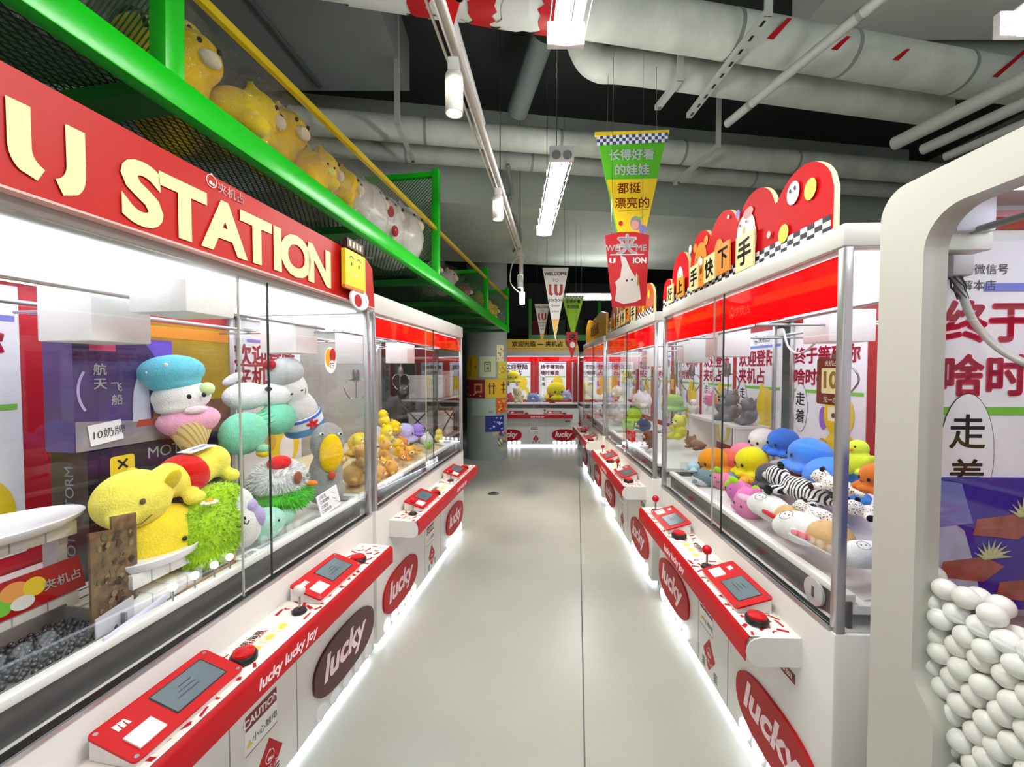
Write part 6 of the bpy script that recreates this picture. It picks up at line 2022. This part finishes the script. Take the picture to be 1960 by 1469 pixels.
# steel shelving behind the far pane of the yellow toys machine
t = thing('steel_shelving', 'black steel shelving with cross brace behind the far pane of the yellow toys machine', 'shelving', LB.at(4.75, .55, 0), LB.rot)
for x in (-.45, .45):
    for y in (-.2, .2):
        mb = MB(); mb.box((x - .015, y - .015, 0), (x + .015, y + .015, 1.75), BLACK); mb.obj('upright', t)
for zz in (.3, .8, 1.25, 1.7):
    mb = MB(); mb.box((-.45, -.2, zz), (.45, .2, zz + .02), GREY); mb.obj('shelf_board', t)
for sg in (1, -1):
    mb = MB(); mb.cyl((-.45 * sg, -.216, .85), (.45 * sg, -.216, 1.24), .008, BLACK, n=8); mb.obj('cross_brace', t)
    mb = MB(); mb.cyl((-.458, -.2 * sg, .85), (-.458, .2 * sg, 1.24), .008, BLACK, n=8); mb.obj('cross_brace', t)
for i, (x, zz, w_, h_, c_) in enumerate(((-.2, .82, .3, .3, '#b9b9b4'), (.18, .82, .3, .26, '#d4d2cc'), (-.15, 1.27, .35, .25, '#c4c4c0'), (.2, 1.27, .25, .3, '#a9aaa8'))):
    t = thing('storage_crate', ['grey crate on the middle shelf of the black shelving', 'pale crate on the middle shelf of the black shelving', 'light grey crate on the upper shelf of the black shelving', 'darker grey crate on the upper shelf of the black shelving'][i], 'crate', LB.at(4.75 + x, .55, zz + .001), LB.rot)
    mb = MB(); mb.box((-w_ / 2, -.15, 0), (w_ / 2, .15, h_), P(c_, .6), bev=.01); mb.obj('bin', t)
    mb = MB(); mb.box((-w_ / 2 - .008, -.158, h_ - .03), (w_ / 2 + .008, .158, h_ + .005), P(c_, .5), bev=.004); mb.obj('lid', t)

# green rack at the far end
t = thing('storage_rack', 'green steel rack up at the far end of the aisle above the welcome board', 'rack', (.95, 9.9, 0))
for x in (-.55, 1.1):
    mb = MB(); mb.box((x, 0, 2.32), (x + .07, .07, 3.3), GRN); mb.obj('post', t)
mb = MB(); mb.box((-.55, -.01, 2.30), (1.17, .08, 2.44), GRN); mb.obj('front_beam', t)
mb = MB(); mb.box((-.55, .08, 2.36), (1.17, .9, 2.40), GDK); mb.obj('shelf_deck', t)
for x in (-.5, 1.12):
    for y in (.05, .8):
        mb = MB(); mb.box((x, y, 0), (x + .04, y + .05, 2.36), GDK); mb.obj('upright', t)
for i, (x, c_, lab) in enumerate(((-.3, '#8a1c24', 'dark red box on the far green rack'), (.15, '#4a5a3c', 'olive box on the far green rack'), (.6, '#3a5a34', 'dark green box on the far green rack'))):
    t = thing('storage_box', lab, 'box', (.95 + x, 10.1, 2.401))
    mb = MB(); mb.box((-.2, 0, 0), (.2, .4, .42), P(c_, .6), bev=.01); mb.obj('carton', t)
    mb = MB(); mb.box((-.205, -.005, .34), (.205, .405, .43), P(c_, .5), bev=.006); mb.obj('lid', t)

# small black floor socket on the aisle
t = thing('floor_socket', 'small round metal floor socket lying in the middle of the aisle', 'floor socket', (-.235, 5.25, 0))
mb = MB(); mb.lathe([(0, .008), (.06, .008), (.075, .002), (.075, 0), (0, 0)], P('#6f726e', .35, metal=.6), n=28); mb.obj('cover_ring', t)
mb = MB(); mb.box((-.03, -.03, .008), (.03, .03, .011), BLACK); mb.obj('flap', t)

# ---------------------------------------------------------------- light of the hanging tube lamps, plus added fill behind the camera
area('ceiling_lamp_light', (.19, .86, 2.66), .12, 1.1, 20, (1, .99, .96))
area('ceiling_lamp_light', (.265, 2.84, 2.66), .12, 1.1, 20, (1, .99, .96))
area('ceiling_lamp_light', (1.69, .8, 2.66), .12, 1.1, 20, (1, .99, .96))
area('ceiling_lamp_light', (1.42, 6.45, 2.66), 1.1, .12, 20, (1, .99, .96))
area('ceiling_lamp_light', (-.9, -1.4, 2.66), .12, 1.1, 16, (1, .99, .96))  # added fill behind the camera to brighten the room, no fixture built
area('ceiling_lamp_light', (.6, -2.2, 2.66), .12, 1.1, 16, (1, .99, .96))  # second added fill, out of view, also without a fixture
